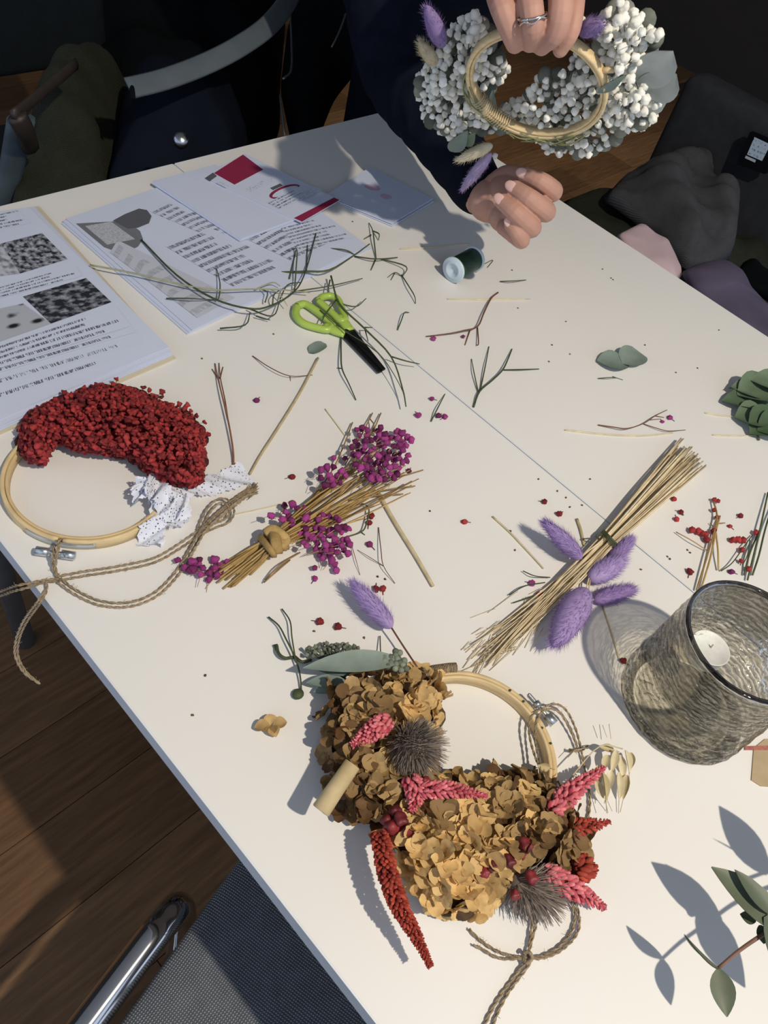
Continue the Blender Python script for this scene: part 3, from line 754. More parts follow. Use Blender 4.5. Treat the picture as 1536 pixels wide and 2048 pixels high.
fu = MB()
p0 = a0 + ad * .02
MB().tube(cat([a0 + ad * ln * .9 + np.array([.004, -.004, -R_ + .001]), P(985, 520, .001), P(975, 535, .001)], 4), .0005, 5).build('wire_end', m_thread, t)

# ---------------------------------------------------------------- loose florets and crumbs
BLOBS = []
def blob(seed, sub=2, amp=.32, pts=9):
    r = np.random.default_rng(seed); v, f = ICO[sub]; c = nrm_rows(r.normal(size=(pts, 3)))
    h = np.max(v @ c.T, axis=1)
    return v * (1 - amp + amp * (h ** 6))[:, None] * (1 + .05 * r.normal(size=len(v)))[:, None], f
for i in range(6): BLOBS.append(blob(100 + i))
SMALL = [blob(200 + i, 1, .35, 7) for i in range(6)]
m_red = mat('red_floret', (.15, .012, .014), (.46, .045, .045), rough=.8, amt=.25, scale=300, trans=.1)
m_mag = mat('magenta_floret', (.11, .010, .062), (.40, .055, .255), rough=.8, amt=.25, scale=300, trans=.1)
def floret_obj(px, py, r, m_, label, group, z=0.0, name='loose_floret', squash=.75, tint=None):
    v, f = BLOBS[rng.integers(6)]
    o = MB().add(v * np.array([r, r, r * squash]) + P(px, py, z + r * squash * .95), f, rng.random() if tint is None else tint)
    st_a = P(px, py, z + r * .5); an = rng.uniform(0, 6.28)
    o.tube([st_a, st_a + np.array([math.cos(an) * r * 1.9, math.sin(an) * r * 1.9, -r * .35])], .0004, 4, tint=.1)
    o = o.build(name, m_); tag(o, label, 'floret', group)
GM, GR = 'loose magenta florets', 'loose red florets'
for px, py, r, lab in ((513, 800, .0042, 'single magenta floret between the brown twig and the tan straw'), (864, 798, .0036, 'small magenta floret next to the green snippet by the seam'),
        (837, 831, .0046, 'dark magenta floret left of the snippet by the seam'), (877, 831, .0040, 'left of two magenta florets touching below the snippet'), (890, 833, .0042, 'right of two magenta florets touching below the snippet'),
        (867, 677, .0040, 'magenta floret under the tip of the bent brown twig'), (926, 673, .0030, 'tiny magenta floret between the forks of the bent twig'), (1064, 1166, .0038, 'magenta floret left of the straw bundle'),
        (740, 1088, .0042, 'dark magenta floret beside the hair-thin twig'), (818, 942, .0036, 'dark floret at the right tip of the magenta bouquet'), (1463, 1143, .0042, 'bright magenta floret just behind the glass candle holder'),
        (630, 1157, .0034, 'faded floret just below the magenta bouquet'), (1340, 835, .0040, 'dark pink floret at the tip of the slender dark twig'), (1325, 843, .0030, 'tiny dark floret on the slender dark twig')):
    floret_obj(px, py, r, m_mag, lab, GM)
for px, py, r, lab in ((584, 953, .0042, 'red floret left of the magenta bouquet stems'), (929, 1043, .0040, 'lone dark red floret in the open space left of the lavender tails'), (1089, 1003, .0036, 'upper of two dark red florets above the lavender tails'),
        (1119, 1028, .0042, 'lower of two dark red florets above the lavender tails'), (640, 1243, .0042, 'left of two red florets above the seed cluster'), (676, 1253, .0042, 'right of two red florets above the seed cluster'),
        (742, 1031, .0046, 'bright red floret hanging on the crooked dark twig'), (738, 1045, .0040, 'second red floret below the one on the crooked twig'), (752, 1178, .0042, 'red floret right of the single lavender tail'), (766, 1177, .0036, 'pinkish floret right of the single lavender tail'),
        (1348, 998, .0036, 'small red floret right of the straw bundle tips'), (1362, 1024, .0036, 'upper floret of the pair left of the red sprig'), (1354, 1038, .0040, 'lower floret of the pair left of the red sprig'), (1380, 1143, .0046, 'red floret left of the green stems behind the glass'),
        (1080, 1191, .0046, 'bright red floret lying on the straw bundle'), (1109, 1172, .0034, 'dark red floret tucked into the straw bundle'), (1482, 1031, .0040, 'lone red floret between the sprigs at the right edge'), (1247, 1322, .0040, 'red floret at the straw end in the glass shadow'), (1460, 1052, .0032, 'tiny dark floret right of the red sprig')):
    floret_obj(px, py, r, m_red, lab, GR)
crumb_me = [MB().add(v * np.array([.0018, .0014, .0009]), f).mesh('crumb') for v, f in SMALL]
m_crumb = mat('plant_crumb', (.05, .045, .03), (.14, .10, .05), rough=.8, obj_rand=1)
for px, py in ((404, 717), (547, 668), (1036, 616), (1132, 643), (1104, 690), (1140, 708), (1098, 723), (1352, 745), (1395, 736), (1205, 538), (1222, 556), (1226, 559), (1077, 958), (1180, 958), (1115, 982), (1132, 995), (1140, 1014), (1164, 1010),
        (1021, 1062), (1282, 1139), (1335, 1113), (1375, 1100), (1380, 1105), (1366, 1030), (860, 1022), (728, 1275), (705, 443), (1024, 540), (1438, 660), (1290, 690), (1030, 1100), (755, 1153), (770, 1158), (628, 1262), (410, 1351), (385, 1430), (1340, 1118)):
    o = link('plant_crumb', crumb_me[rng.integers(6)], m_crumb); o.location = P(px, py, .0006); o.rotation_euler = (0, 0, rng.uniform(0, 6))
    tag(o, 'tiny brown plant crumb scattered on the table top', 'crumb', 'plant crumbs')
# ---------------------------------------------------------------- shared pieces
m_hoop = mat('bamboo_hoop', (.60, .44, .22), (.72, .56, .31), rough=.5, amt=.12, scale=60, stretch=(1, 1, 6))
m_twine = mat('jute_twine', (.26, .19, .115), (.40, .31, .20), rough=.9, amt=.3, scale=260, bump=.8, bscale=600)
m_steel = mat('zinc_clamp', (.60, .64, .66), rough=.28, metal=.9, amt=.08)
m_lav = mat('lavender_fluff', (.30, .19, .46), (.56, .44, .74), rough=.95, amt=.10, scale=160, trans=.2)
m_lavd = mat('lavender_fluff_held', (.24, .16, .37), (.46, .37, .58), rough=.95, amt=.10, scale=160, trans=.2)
m_cream = mat('cream_fluff', (.58, .50, .33), (.76, .70, .52), rough=.95, amt=.10, scale=160, trans=.2)

def twine(mb, pts, r=.0010, k=6, strands=2, tint=None):
    """two-ply jute: strands wound round one path"""
    r *= .82; p = cat(pts, k); m = len(p)
    L_ = np.r_[0, np.cumsum(np.linalg.norm(np.diff(p, axis=0), axis=1))]
    n = max(m, int(L_[-1] / .0022)); u = np.linspace(0, L_[-1], n)
    p = np.c_[[np.interp(u, L_, p[:, i]) for i in range(3)]].T
    tg = np.gradient(p, axis=0); a = frame(nrm(tg[0]))[0]
    out = [[] for _ in range(strands)]
    for i in range(n):
        d = nrm(tg[i]); a = nrm(a - d * (a @ d)); b = np.cross(d, a)
        for s in range(strands):
            an = u[i] / .0065 * 2 * math.pi / 2 + 2 * math.pi * s / strands
            out[s].append(p[i] + (a * math.cos(an) + b * math.sin(an)) * r * .62)
    for s in range(strands): mb.tube(np.array(out[s]), r * .72, 5, tint=rng.uniform(.1, .9) if tint is None else tint)
    # loose fibres
    for _ in range(int(L_[-1] / .006)):
        i = rng.integers(1, n - 1); q = p[i]; dd = rng.normal(size=3); dd[2] = abs(dd[2]) * .4
        mb.tube([q, q + nrm(dd) * rng.uniform(.0015, .0045)], .00015, 3, tint=.9, cap=False)
    return mb

def tail(mb_core, mb_hair, base, tip, w, tint=.5, hairs=420, hl=.006):
    """bunny-tail grass head: fuzzy egg"""
    base, tip = np.asarray(base, float), np.asarray(tip, float)
    d = tip - base; ln = np.linalg.norm(d); d /= ln; a, b = frame(d)
    c = (base + tip) / 2
    v, f = ICO[3]
    t = v[:, 0]; prof = 1 - .22 * t
    mb_core.add(c + np.outer(t, d) * ln * .5 + (np.outer(v[:, 1], a) + np.outer(v[:, 2], b)) * (w * .43 * prof)[:, None], f, np.clip(tint + .12 * v[:, 2], 0, 1))
    for _ in range(hairs):
        th = rng.uniform(0, 6.283); t = rng.uniform(-.97, .98)
        rad = math.sqrt(max(0, 1 - t * t)) * w * .41 * (1 - .22 * t)
        e = a * math.cos(th) + b * math.sin(th)
        q = c + d * ln * .5 * t + e * rad
        dr = nrm(e * .55 + d * (.75 + .4 * max(0, t)) + rng.normal(size=3) * .16)
        s_ = nrm(np.cross(dr, e)) * .00028
        q2 = q + dr * hl * rng.uniform(.6, 1.25)
        mb_hair.add([q - s_, q + s_, q2], [(0, 1, 2)], np.clip(tint + rng.normal() * .25, 0, 1))

def tail_part(parent, name, base, tip, w, m_, tint=.5, hairs=420, hl=.006):
    c, h = MB(), MB(); tail(c, h, base, tip, w, tint, hairs, hl)
    o = c.build(name, m_, parent); stuff(h.build('bristles', m_, o, False)); return o

def spike(mb, pts, w, n, tint=.5, size=1.0, open_=.55):
    """dyed grass / amaranth spike: small bracts all around a curved axis"""
    p = cat(pts, 8); m = len(p)
    tg = np.gradient(p, axis=0)
    for i in range(n):
        u = (i + .5) / n; x = u * (m - 1); k = min(int(x), m - 2); q = p[k] + (p[k + 1] - p[k]) * (x - k)
        d = nrm(tg[k]); a, b = frame(d); th = i * 2.399 + rng.uniform(-.3, .3)
        e = a * math.cos(th) + b * math.sin(th)
        ww = w * (.55 + .45 * math.sin(math.pi * min(1, .15 + u * .9))) * (1 - .45 * u)
        c = q + e * ww * .5
        dr = nrm(d * open_ + e * .6 + rng.normal(size=3) * .15); s1, s2 = frame(dr)
        L_ = ww * .62 * size
        v, f = ICO[1]
        mb.add(c + np.outer(v[:, 0], dr) * L_ * .5 + np.outer(v[:, 1], s1) * L_ * .24 + np.outer(v[:, 2], s2) * L_ * .2, f, np.clip(tint + rng.normal() * .25, 0, 1))
    mb.tube(p, w * .14, 6, tint=.1)
    return mb

def floret_parts(parent, centres, rad, meshes, m_, name='floret', limit=300, src=None):
    """300 florets as parts sharing mesh data, the rest as one"""
    rest = MB(); k = 0
    order = rng.permutation(len(centres))
    for i in order:
        c = centres[i]; r = rad * rng.uniform(.78, 1.2)
        if k < limit:
            o = link(name, meshes[rng.integers(len(meshes))], m_, parent)
            o.location = c; o.scale = (r, r, r); o.rotation_euler = rng.uniform(0, 6.28, 3); k += 1
        else:
            v, f = (src or CRINK)[rng.integers(6)]; A = np.array(Matrix.Rotation(rng.uniform(0, 6.28), 3, Vector(rng.normal(size=3))))
            rest.add(np.asarray(c) + (v @ A) * r, f, rng.random())
    if rest.n: stuff(rest.build(name + 's_rest', m_, parent))
CRINK = [blob(700 + i, 1, .55, 6) for i in range(6)]
def unit_meshes(name, src, n=6):
    out = []
    for i in range(n):
        v, f = src[i % len(src)]; out.append(MB().add(v, f, (i + .5) / n).mesh(name))
    return out

# ---------------------------------------------------------------- red wreath on the left
HC = np.array([.22387, .48046, TZ]); HR = .0803
t = thing('red_wreath', 'embroidery hoop wreath packed with dried red florets, lace and twine', 'wreath', HC)
aX, aY = np.array([1.0, 0, 0]), np.array([0, 1.0, 0])
MB().ring(HC + [0, 0, .0055], aX, aY, HR - .0062, HR - .0032, .0055, 96, .35).build('inner_hoop', m_hoop, t)
cl = P(118, 1095, .005) - HC; ac = math.atan2(cl[1], cl[0])
MB().ring(HC + [0, 0, .0058], aX, aY, HR - .0028, HR + .0012, .0058, 96, .75, ac + .03, ac + 2 * math.pi - .03).build('outer_hoop', m_hoop, t)
MB().ring(HC + [0, 0, .0058], aX, aY, HR + .0013, HR + .0022, .0035, 40, .5, ac - .42, ac + .38).build('clamp_plate', m_steel, t)
a_, b_ = P(72, 1101, .008), P(150, 1112, .008)
sc_ = MB()
sc_.tube([a_ + (b_ - a_) * .0, a_ + (b_ - a_) * 1.0], .0022, 10)
sc_.build('clamp_screw', m_steel, t)
MB().tube([a_, a_ + (b_ - a_) * .36], .0042, 8).build('clamp_nut', m_steel, t)
MB().tube([a_ + (b_ - a_) * .66, b_], .0042, 8).build('clamp_nut', m_steel, t)
RED = [(40, 850), (60, 825), (110, 800), (150, 785), (200, 770), (250, 773), (300, 792), (350, 815), (385, 832), (408, 870), (411, 920), (403, 965), (380, 974), (340, 968), (300, 950), (278, 930), (260, 915), (230, 912), (190, 906), (150, 902), (120, 885), (100, 905), (90, 928), (60, 925), (45, 910), (38, 880)]
core = MB()
cs = []
for x, y in scatter(RED, 1700, 4.5, tries=30):
    d = min(edge_dist(RED, x, y), 34) / 34
    zmax = .012 + .034 * math.sin(d * math.pi / 2) ** .8
    z = zmax * rng.uniform(.5, 1.08)
    # the mound rises above the table: shift the pixel so the raised floret lands on it
    cs.append(P(x, y, z))
for x, y in scatter(RED, 200, 13):
    d = min(edge_dist(RED, x, y), 34) / 34
    if d < .18: continue
    core.ell(P(x, y, .006 + .012 * d), np.array([.009, .009, .003 + .009 * d]), rng.uniform(0, .35), 1)
m_redcore = mat('dark_red_core', (.05, .008, .008), (.10, .013, .013), rough=.9, amt=.3, scale=200, bump=.6)
core.build('floret_mass', m_redcore, t)
RM = unit_meshes('red_floret_unit', CRINK)
RING_ST = MB()
for x, y in scatter([(90, 800), (150, 768), (210, 752), (300, 770), (395, 812), (425, 870), (425, 930), (395, 900), (300, 800), (200, 775), (100, 815)], 46, 6):
    cs.append(P(x, y, .016)); q = P(x * .85 + 230 * .15, y * .85 + 880 * .15, .02); RING_ST.tube([P(x, y, .016), q], .0003, 4, tint=.5)
floret_parts(t, cs, .0040, RM, m_red)
stuff(RING_ST.build('floret_stems', m_bstem, t))
# lace ribbon
def lace_mat():
    m = mat('white_lace', (.72, .75, .84), rough=.9, amt=.05, scale=60)
    nt = m.node_tree; N = nt.nodes; Lk = nt.links
    tc = N.new('ShaderNodeTexCoord'); vo = N.new('ShaderNodeTexVoronoi'); vo.feature = 'F1'; vo.inputs['Scale'].default_value = 330
    Lk.new(tc.outputs['Object'], vo.inputs['Vector'])
    g = N.new('ShaderNodeMath'); g.operation = 'LESS_THAN'; g.inputs[1].default_value = .27; Lk.new(vo.outputs['Distance'], g.inputs[0])
    tr = N.new('ShaderNodeBsdfTransparent'); ms = N.new('ShaderNodeMixShader')
    Lk.new(g.outputs[0], ms.inputs[0]); Lk.new(N['Principled BSDF'].outputs[0], ms.inputs[1]); Lk.new(tr.outputs[0], ms.inputs[2]); Lk.new(ms.outputs[0], N['Material Output'].inputs[0])
    return m
m_lace = lace_mat()
def ribbon(name, pts, w, wav, parent, nx=40, ny=8, amp=.003, ph=0, scallop=.0012):
    p = cat(pts, 8); L_ = np.linspace(0, len(p) - 1, nx); vs = []
    p = np.array([p[int(i)] + (p[min(int(i) + 1, len(p) - 1)] - p[int(i)]) * (i - int(i)) for i in L_])
    tg = np.gradient(p, axis=0)
    for i in range(nx):
        d = nrm(tg[i]); s = nrm(np.cross(UP, d))
        ww = w[0] + (w[1] - w[0]) * i / (nx - 1) if not callable(w) else w(i / (nx - 1))
        for j in range(ny + 1):
            q = j / ny - .5
            zz = amp * math.sin(wav * i / nx * 6.283 + q * 5 + ph) + amp * .6 * math.sin(q * 9 + i * .6)
            e = scallop * math.sin(i * 1.9) if j in (0, ny) else 0
            vs.append(p[i] + s * (q * ww + e * np.sign(q)) + UP * max(zz, -p[i][2] + TZ + .0006))
    fs = [(i * (ny + 1) + j, i * (ny + 1) + j + 1, (i + 1) * (ny + 1) + j + 1, (i + 1) * (ny + 1) + j) for i in range(nx - 1) for j in range(ny)]
    return MB().add(vs, fs).build(name, m_lace, parent)
ribbon('lace_knot', [P(292, 962, .016), P(318, 985, .020), P(335, 1010, .017), P(350, 1035, .012)], (.026, .022), 3, t, amp=.006)
ribbon('lace_end', [P(330, 985, .018), P(318, 1020, .014), P(308, 1050, .010), P(300, 1092, .004)], (.012, .026), 2, t, amp=.005, ph=1)
ribbon('lace_end', [P(290, 960, .020), P(278, 975, .018), P(285, 1000, .014)], (.010, .018), 2, t, amp=.005, ph=2)
ribbon('lace_end', [P(335, 985, .016), P(368, 980, .008), P(400, 972, .004), P(450, 962, .003), P(495, 945, .002)], (.022, .030), 2, t, nx=60, amp=.0022)
ribbon('lace_loop', [P(325, 985, .016), P(355, 1000, .012), P(362, 1030, .007), P(330, 1050, .004)], (.016, .02), 2, t, amp=.004, ph=.5)
# twine through the clamp
tw = MB()
twine(tw, [P(120, 1078, .018), P(117, 1092, .020), P(113, 1110, .016), P(110, 1135, .006), P(117, 1155, .004)], .0017)
twine(tw, [P(110, 1090, .014), P(106, 1110, .014), P(106, 1135, .005), P(115, 1153, .004)], .0015)
tw.build('twine_loop', m_twine, t)
def offpx(pl, d):
    """shift a pixel path sideways by d pixels"""
    q = np.array([(a, b) for a, b, _ in pl], float); tg = np.gradient(q, axis=0); n = np.c_[-tg[:, 1], tg[:, 0]] / (np.linalg.norm(tg, axis=1)[:, None] + 1e-9)
    q = q + n * d; return [(q[i, 0], q[i, 1], pl[i][2]) for i in range(len(pl))]
B1 = [(112, 1158, .003), (170, 1147, .003), (240, 1136, .003), (310, 1120, .003), (360, 1092, .003), (398, 1066, .004), (432, 1050, .005), (456, 1040, .007), (464, 1022, .008), (456, 1005, .008), (438, 1002, .007), (418, 1020, .006), (405, 1045, .004), (398, 1062, .003)]
B2 = [(118, 1160, .004), (150, 1184, .002), (200, 1206, .002), (258, 1209, .002), (310, 1190, .002), (350, 1152, .002), (378, 1110, .002), (396, 1075, .003), (420, 1048, .005), (450, 1022, .007), (480, 998, .005), (508, 975, .003)]
B3 = [(372, 1118, .003), (392, 1085, .005), (408, 1058, .006), (432, 1034, .008), (462, 1008, .008), (490, 988, .006), (514, 982, .003)]
for bl in (B1, B2, B3):
    for d in (-4.5, 4.5):
        a1 = MB(); twine(a1, [P(*q) for q in offpx(bl, d)], .00125)
        a1.build('twine_strand', m_twine, t)
fr_ = MB()
for k in range(40):
    b0_ = P(rng.uniform(478, 500), rng.uniform(985, 1000), .004); fr_.tube([b0_, P(rng.uniform(500, 518), rng.uniform(964, 990), rng.uniform(.001, .006))], .0004, 4, tint=rng.random())
stuff(fr_.build('frayed_end', m_twine, t))
a1 = MB()
Ez = -.004
twine(a1, [P(118, 1158, .004), P(90, 1160, .004), P(50, 1168, .003), P(30, 1172, -.002), P(0, 1183, -.03), P(-40, 1195, -.05)], .0014)
twine(a1, [P(118, 1162, .003), P(90, 1164, .003), P(52, 1176, .003), P(28, 1182, -.005), P(0, 1192, -.03), P(-40, 1205, -.05)], .0014)
for d in (0, 6):
    twine(a1, [P(92 + d * .4, 1160, .004), P(92, 1178 + d, .003), P(80 + d * .4, 1196 + d, .002), P(70 + d * .8, 1210 + d * .6, -.004), P(48 + d, 1240 + d * .4, -.03), P(33 + d, 1275, -.055), P(30 + d * .9, 1310, -.075), P(48 + d * .6, 1345 - d * .4, -.09), P(80, 1368, -.10)], .0013)
a1.build('hanging_twine_ends', m_twine, t)

# ---------------------------------------------------------------- magenta bouquet
t = thing('magenta_bouquet', 'tied bouquet of tan stems with magenta florets in the middle of the near table', 'bouquet', P(560, 1070))
m_mstem = mat('tan_stem', (.26, .15, .045), (.52, .36, .14), rough=.6, amt=.2, scale=120)
KN = np.array([545., 1085.])
for i in range(58):
    u = rng.uniform(-1, 1)
    e0 = KN + np.array([-95, 70]) * rng.uniform(.45, 1.15) + np.array([.59, .8]) * u * 26
    L_ = rng.uniform(.45, 1.05)
    e1 = KN + np.array([255, -165]) * L_ + np.array([.54, .84]) * (u * 62 * L_ + rng.normal() * 10)
    k0 = KN + np.array([.59, .8]) * u * 16
    m1 = (k0 + e1) / 2 + np.array([.54, .84]) * rng.normal() * 6
    hz = rng.uniform(.003, .022)
    p = cat([P(*e0, rng.uniform(.001, .006)), P(*((e0 + k0) / 2), hz * .7), P(*k0, hz), P(*m1, hz * .9), P(*e1, rng.uniform(.001, .016))], 4)
    MB().tube(p, [.0011, .0010, .0006], 5, tint=rng.random()).build('stem', m_mstem, t)
for pl in ([(745, 826), (718, 880), (690, 930)], [(762, 826), (742, 870), (700, 930), (650, 985)], [(705, 845), (688, 890), (662, 945), (620, 1000)], [(757, 905), (720, 935), (680, 960)], [(846, 940), (800, 952), (740, 962)], [(830, 972), (780, 978), (720, 990)], [(806, 988), (760, 990), (700, 1000)], [(530, 1160), (560, 1130), (600, 1105)], [(528, 1165), (545, 1150), (580, 1120)], [(740, 838), (748, 852), (735, 875)]):
    MB().tube(cat(px3(pl, .004, .006), 4), .0008, 5, tint=.2).build('stem', m_mstem, t)
m_knot = mat('raffia_wrap', (.30, .185, .06), (.50, .34, .13), rough=.7, amt=.25, scale=60, bump=.4)
kn = MB()
for o0, s in ((-14, 1), (0, 1), (10, 1), (16, -1)):
    c = KN + np.array([.85, -.55]) * o0
    ring_ = []
    for k in range(15):
        an = 2 * math.pi * k / 14
        q = P(c[0] + .59 * math.cos(an) * 24 + s * 2 * math.sin(an), c[1] + .8 * math.cos(an) * 24, .013 + .012 * math.sin(an)); ring_.append(q)
    kn.tube(np.array(ring_), .0036, 7, flat=.5, tint=rng.random())
kn.tube(cat([P(530, 1066, .022), P(545, 1058, .026), P(562, 1068, .026), P(572, 1080, .022), P(560, 1092, .024)], 5), .005, 8, flat=.6, tint=.7)
kn.tube(cat([P(548, 1060, .024), P(552, 1085, .028), P(556, 1105, .018)], 5), .0055, 8, flat=.5, tint=.4)
kn.build('raffia_knot', m_knot, t)
MGM = unit_meshes('magenta_floret_unit', BLOBS)
cs = []
for poly, n, zr in (([(700, 900), (715, 870), (770, 868), (812, 880), (818, 920), (795, 955), (750, 965), (715, 940)], 64, (.012, .034)), ([(575, 1040), (620, 1020), (680, 1030), (700, 1060), (700, 1105), (655, 1125), (600, 1085)], 48, (.008, .026)), ([(630, 945), (660, 930), (700, 950), (680, 975), (645, 970)], 12, (.015, .026)), ([(355, 1120), (375, 1108), (420, 1125), (440, 1150), (410, 1165), (380, 1150)], 13, (.003, .010)), ([(700, 860), (740, 850), (820, 865), (828, 900), (760, 870)], 12, (.01, .03)), ([(520, 1040), (560, 1010), (650, 1000), (610, 1030), (560, 1055)], 9, (.01, .022)), ([(430, 1110), (460, 1115), (450, 1150), (425, 1140)], 4, (.002, .006))):
    for x, y in scatter(poly, n, 9.5, tries=60): cs.append(P(x, y, rng.uniform(*zr)))
floret_parts(t, cs, .0042, MGM, m_mag)
fs_ = MB()
for c in cs:
    fs_.tube([c, c + np.array([-.010, .0, -.004]) + rng.normal(size=3) * .004], .0003, 4, tint=rng.random())
stuff(fs_.build('floret_stems', m_mstem, t))
m_fade = mat('faded_floret', (.30, .25, .24), (.44, .40, .36), rough=.9)
floret_parts(t, [P(x, y, .006) for x, y in ((670, 1128), (630, 1135), (660, 1110), (668, 915), (690, 917), (640, 1110), (672, 1140))], .0038, MGM, m_fade, 'faded_floret')

# ---------------------------------------------------------------- straw bundle with lavender bunny tails
t = thing('bunny_tail_bundle', 'bundle of pale straw stems tied with lavender bunny tails', 'bundle', P(1200, 1100))
TI = np.array([1218., 1078.])
m_bun = mat('pale_straw', (.52, .40, .23), (.86, .76, .54), rough=.6, amt=.15, scale=100)
for i in range(64):
    u = rng.uniform(-1, 1); w2 = rng.uniform(-1, 1)
    e0 = TI + np.array([170, -175]) * rng.uniform(.80, 1.02) + np.array([.70, .72]) * u * 38
    k0 = TI + np.array([.68, .73]) * u * 17
    L_ = rng.uniform(.35, 1.0)
    mid = TI + np.array([-115, 112]) * min(1, L_) + np.array([.68, .73]) * (u * .6 + w2 * .4) * 24
    e1 = TI + np.array([-268, 248]) * L_ + np.array([.68, .73]) * (w2 * 36 * L_)
    h = rng.uniform(.002, .018)
    p = cat([P(*e0, rng.uniform(.001, .012)), P(*((e0 + k0) / 2), h), P(*k0, h), P(*mid, h * .8), P(*e1, rng.uniform(.001, .008))], 4)
    MB().tube(p, [.0010, .0009, .0005], 5, tint=rng.random() * (1 if L_ < .8 else .5)).build('stem', m_bun, t)
fl_ = MB()
for i in range(110):
    a1 = TI + np.array([-268, 248]) * rng.uniform(.45, .95) + np.array([.68, .73]) * rng.normal() * 15
    d = np.array([-40, 38]) * rng.uniform(.5, 1.3) + rng.normal(size=2) * 14
    fl_.tube([P(*a1, .004), P(*(a1 + d), .001)], .00035, 4, tint=rng.uniform(0, .6))
fl_.build('fine_wisps', m_bun, t)
tie = MB()
for o0 in (-3, 0, 3, 5):
    c = TI + np.array([.7, -.7]) * o0; rr_ = []
    for k in range(15):
        an = 2 * math.pi * k / 14; rr_.append(P(c[0] + .68 * math.cos(an) * 21, c[1] + .73 * math.cos(an) * 21, .0105 + .0115 * math.sin(an)))
    tie.tube(np.array(rr_), .0008, 5)
tie.tube(cat([P(1205, 1070, .02), P(1192, 1072, .024), P(1205, 1082, .012)], 4), .0009, 5)
tie.build('wire_tie', m_gstem, t)
for b, e, w, ti in (((1163, 1118, .018), (1088, 1043, .034), .020, .45), ((1222, 1122, .010), (1262, 1078, .012), .016, .35), ((1180, 1160, .012), (1248, 1118, .018), .024, .7), ((1188, 1200, .008), (1268, 1178, .010), .019, .2), ((1172, 1180, .018), (1108, 1292, .024), .033, .45)):
    tail_part(t, 'bunny_tail', P(*b), P(*e), w, m_lav, ti, 1300, .0080)
for pl in ([(1163, 1118), (1185, 1130), (1200, 1110)], [(1188, 1200), (1178, 1190), (1180, 1160)], [(1172, 1180), (1180, 1150), (1195, 1120)]):
    MB().tube(cat(px3(pl, .012), 4), .0008, 5, tint=.3).build('tail_stem', m_bun, t)
for pl in ([(1046, 1142), (1070, 1152), (1100, 1155)], [(1018, 1190), (1050, 1172), (1090, 1165)], [(1026, 1206), (1060, 1195), (1085, 1185)]):
    MB().tube(cat(px3(pl, .003, .004), 4), .0006, 5, tint=.1).build('tail_stem', m_gstem, t)

# ---------------------------------------------------------------- hydrangea wreath in front
FC = np.array([.31099, .04407, TZ]); FR = .0753
t = thing('hydrangea_wreath', 'hoop wreath of tan hydrangea petals with thistles and pink spikes, in front', 'wreath', FC)
FW = t
cl = P(1083, 1425, .006) - FC; ac = math.atan2(cl[1], cl[0])
MB().ring(FC + [0, 0, .0075], aX, aY, FR - .0062, FR - .0030, .0060, 96, .8).build('inner_hoop', m_hoop, t)
MB().ring(FC + [0, 0, .0065], aX, aY, FR - .0026, FR + .0018, .0060, 96, .6, ac + .05, ac + 2 * math.pi - .05).build('outer_hoop', m_hoop, t)
th_ = MB(); a_, b_ = P(1056, 1388, .012), P(1108, 1448, .010)
th_.tube([a_, b_], .0016, 8)
for k in range(9): th_.lathe(a_ + (b_ - a_) * (.02 + k * .03), [(.0016, 0), (.0026, .0006), (.0016, .0012)], 10, nrm(b_ - a_))
th_.build('clamp_screw', m_steel, t)
MB().tube([a_ + (b_ - a_) * .72, b_], .0046, 8).build('clamp_nut', m_steel, t)
MB().tube([a_ + (b_ - a_) * .28, a_ + (b_ - a_) * .42], .0038, 8).build('clamp_bracket', m_steel, t)
holes = MB()
for x, y in ((1020, 1381), (1047, 1403), (1084, 1456), (1101, 1487)): holes.lathe(P(x, y, .0127), [(.0, .0008), (.0011, .0008), (.0011, 0)], 10)
holes.build('rivet', m_dark, t)
wr = MB()
for k in range(20):
    x = 846 + k * 3.3; y = 1352 - 12 * math.sin((x - 846) / 66 * 1.6); c = P(x, y, .0075); e = nrm(c - FC); e[2] = 0
    wr.tube(np.array([c + e * .0055 * math.cos(q) + UP * .0085 * math.sin(q) for q in np.linspace(0, 2 * math.pi, 13)]), .0008, 5, tint=rng.random())
wr.build('twine_wrap', m_twine, t)

PA = [(655, 1372), (690, 1345), (740, 1332), (800, 1335), (850, 1345), (898, 1385), (882, 1420), (872, 1475), (885, 1540), (850, 1590), (800, 1640), (720, 1640), (665, 1600), (652, 1520), (646, 1440)]
PB = [(780, 1600), (850, 1570), (900, 1545), (960, 1562), (1000, 1540), (1060, 1545), (1110, 1562), (1140, 1600), (1160, 1650), (1170, 1700), (1140, 1740), (1050, 1745), (1000, 1775), (975, 1812), (930, 1826), (880, 1820), (830, 1785), (800, 1735), (770, 1660)]
m_pet = mat('hydrangea_petal', (.125, .062, .025), (.82, .57, .25), rough=.7, amt=.18, scale=140, trans=.18, spec=.25)
def petal_mesh(i):
    r = np.random.default_rng(500 + i); vs = []; m_, k = 6, 5
    cup = r.uniform(.1, .6); curl = r.uniform(-.35, .6); wv = r.uniform(0, 6)
    for a in range(m_):
        t_ = a / (m_ - 1); ww = .10 + .40 * math.sin(math.pi * min(1, t_ ** .8 * .93)) ** .75
        if a == m_ - 1: ww = .18
        for b in range(k):
            q = b / (k - 1) * 2 - 1
            vs.append((t_, q * ww, cup * q * q * ww + curl * t_ * t_ * .6 + .05 * math.sin(7 * t_ + wv + q * 3)))
    fs = [(a * k + b, a * k + b + 1, (a + 1) * k + b + 1, (a + 1) * k + b) for a in range(m_ - 1) for b in range(k - 1)]
    return np.array(vs), fs
PET = [petal_mesh(i) for i in range(8)]
PETM = [[MB().add(v, f, ti).mesh('petal_unit') for ti in (.06, .24, .42, .62, .84, 1.0)] for v, f in PET]
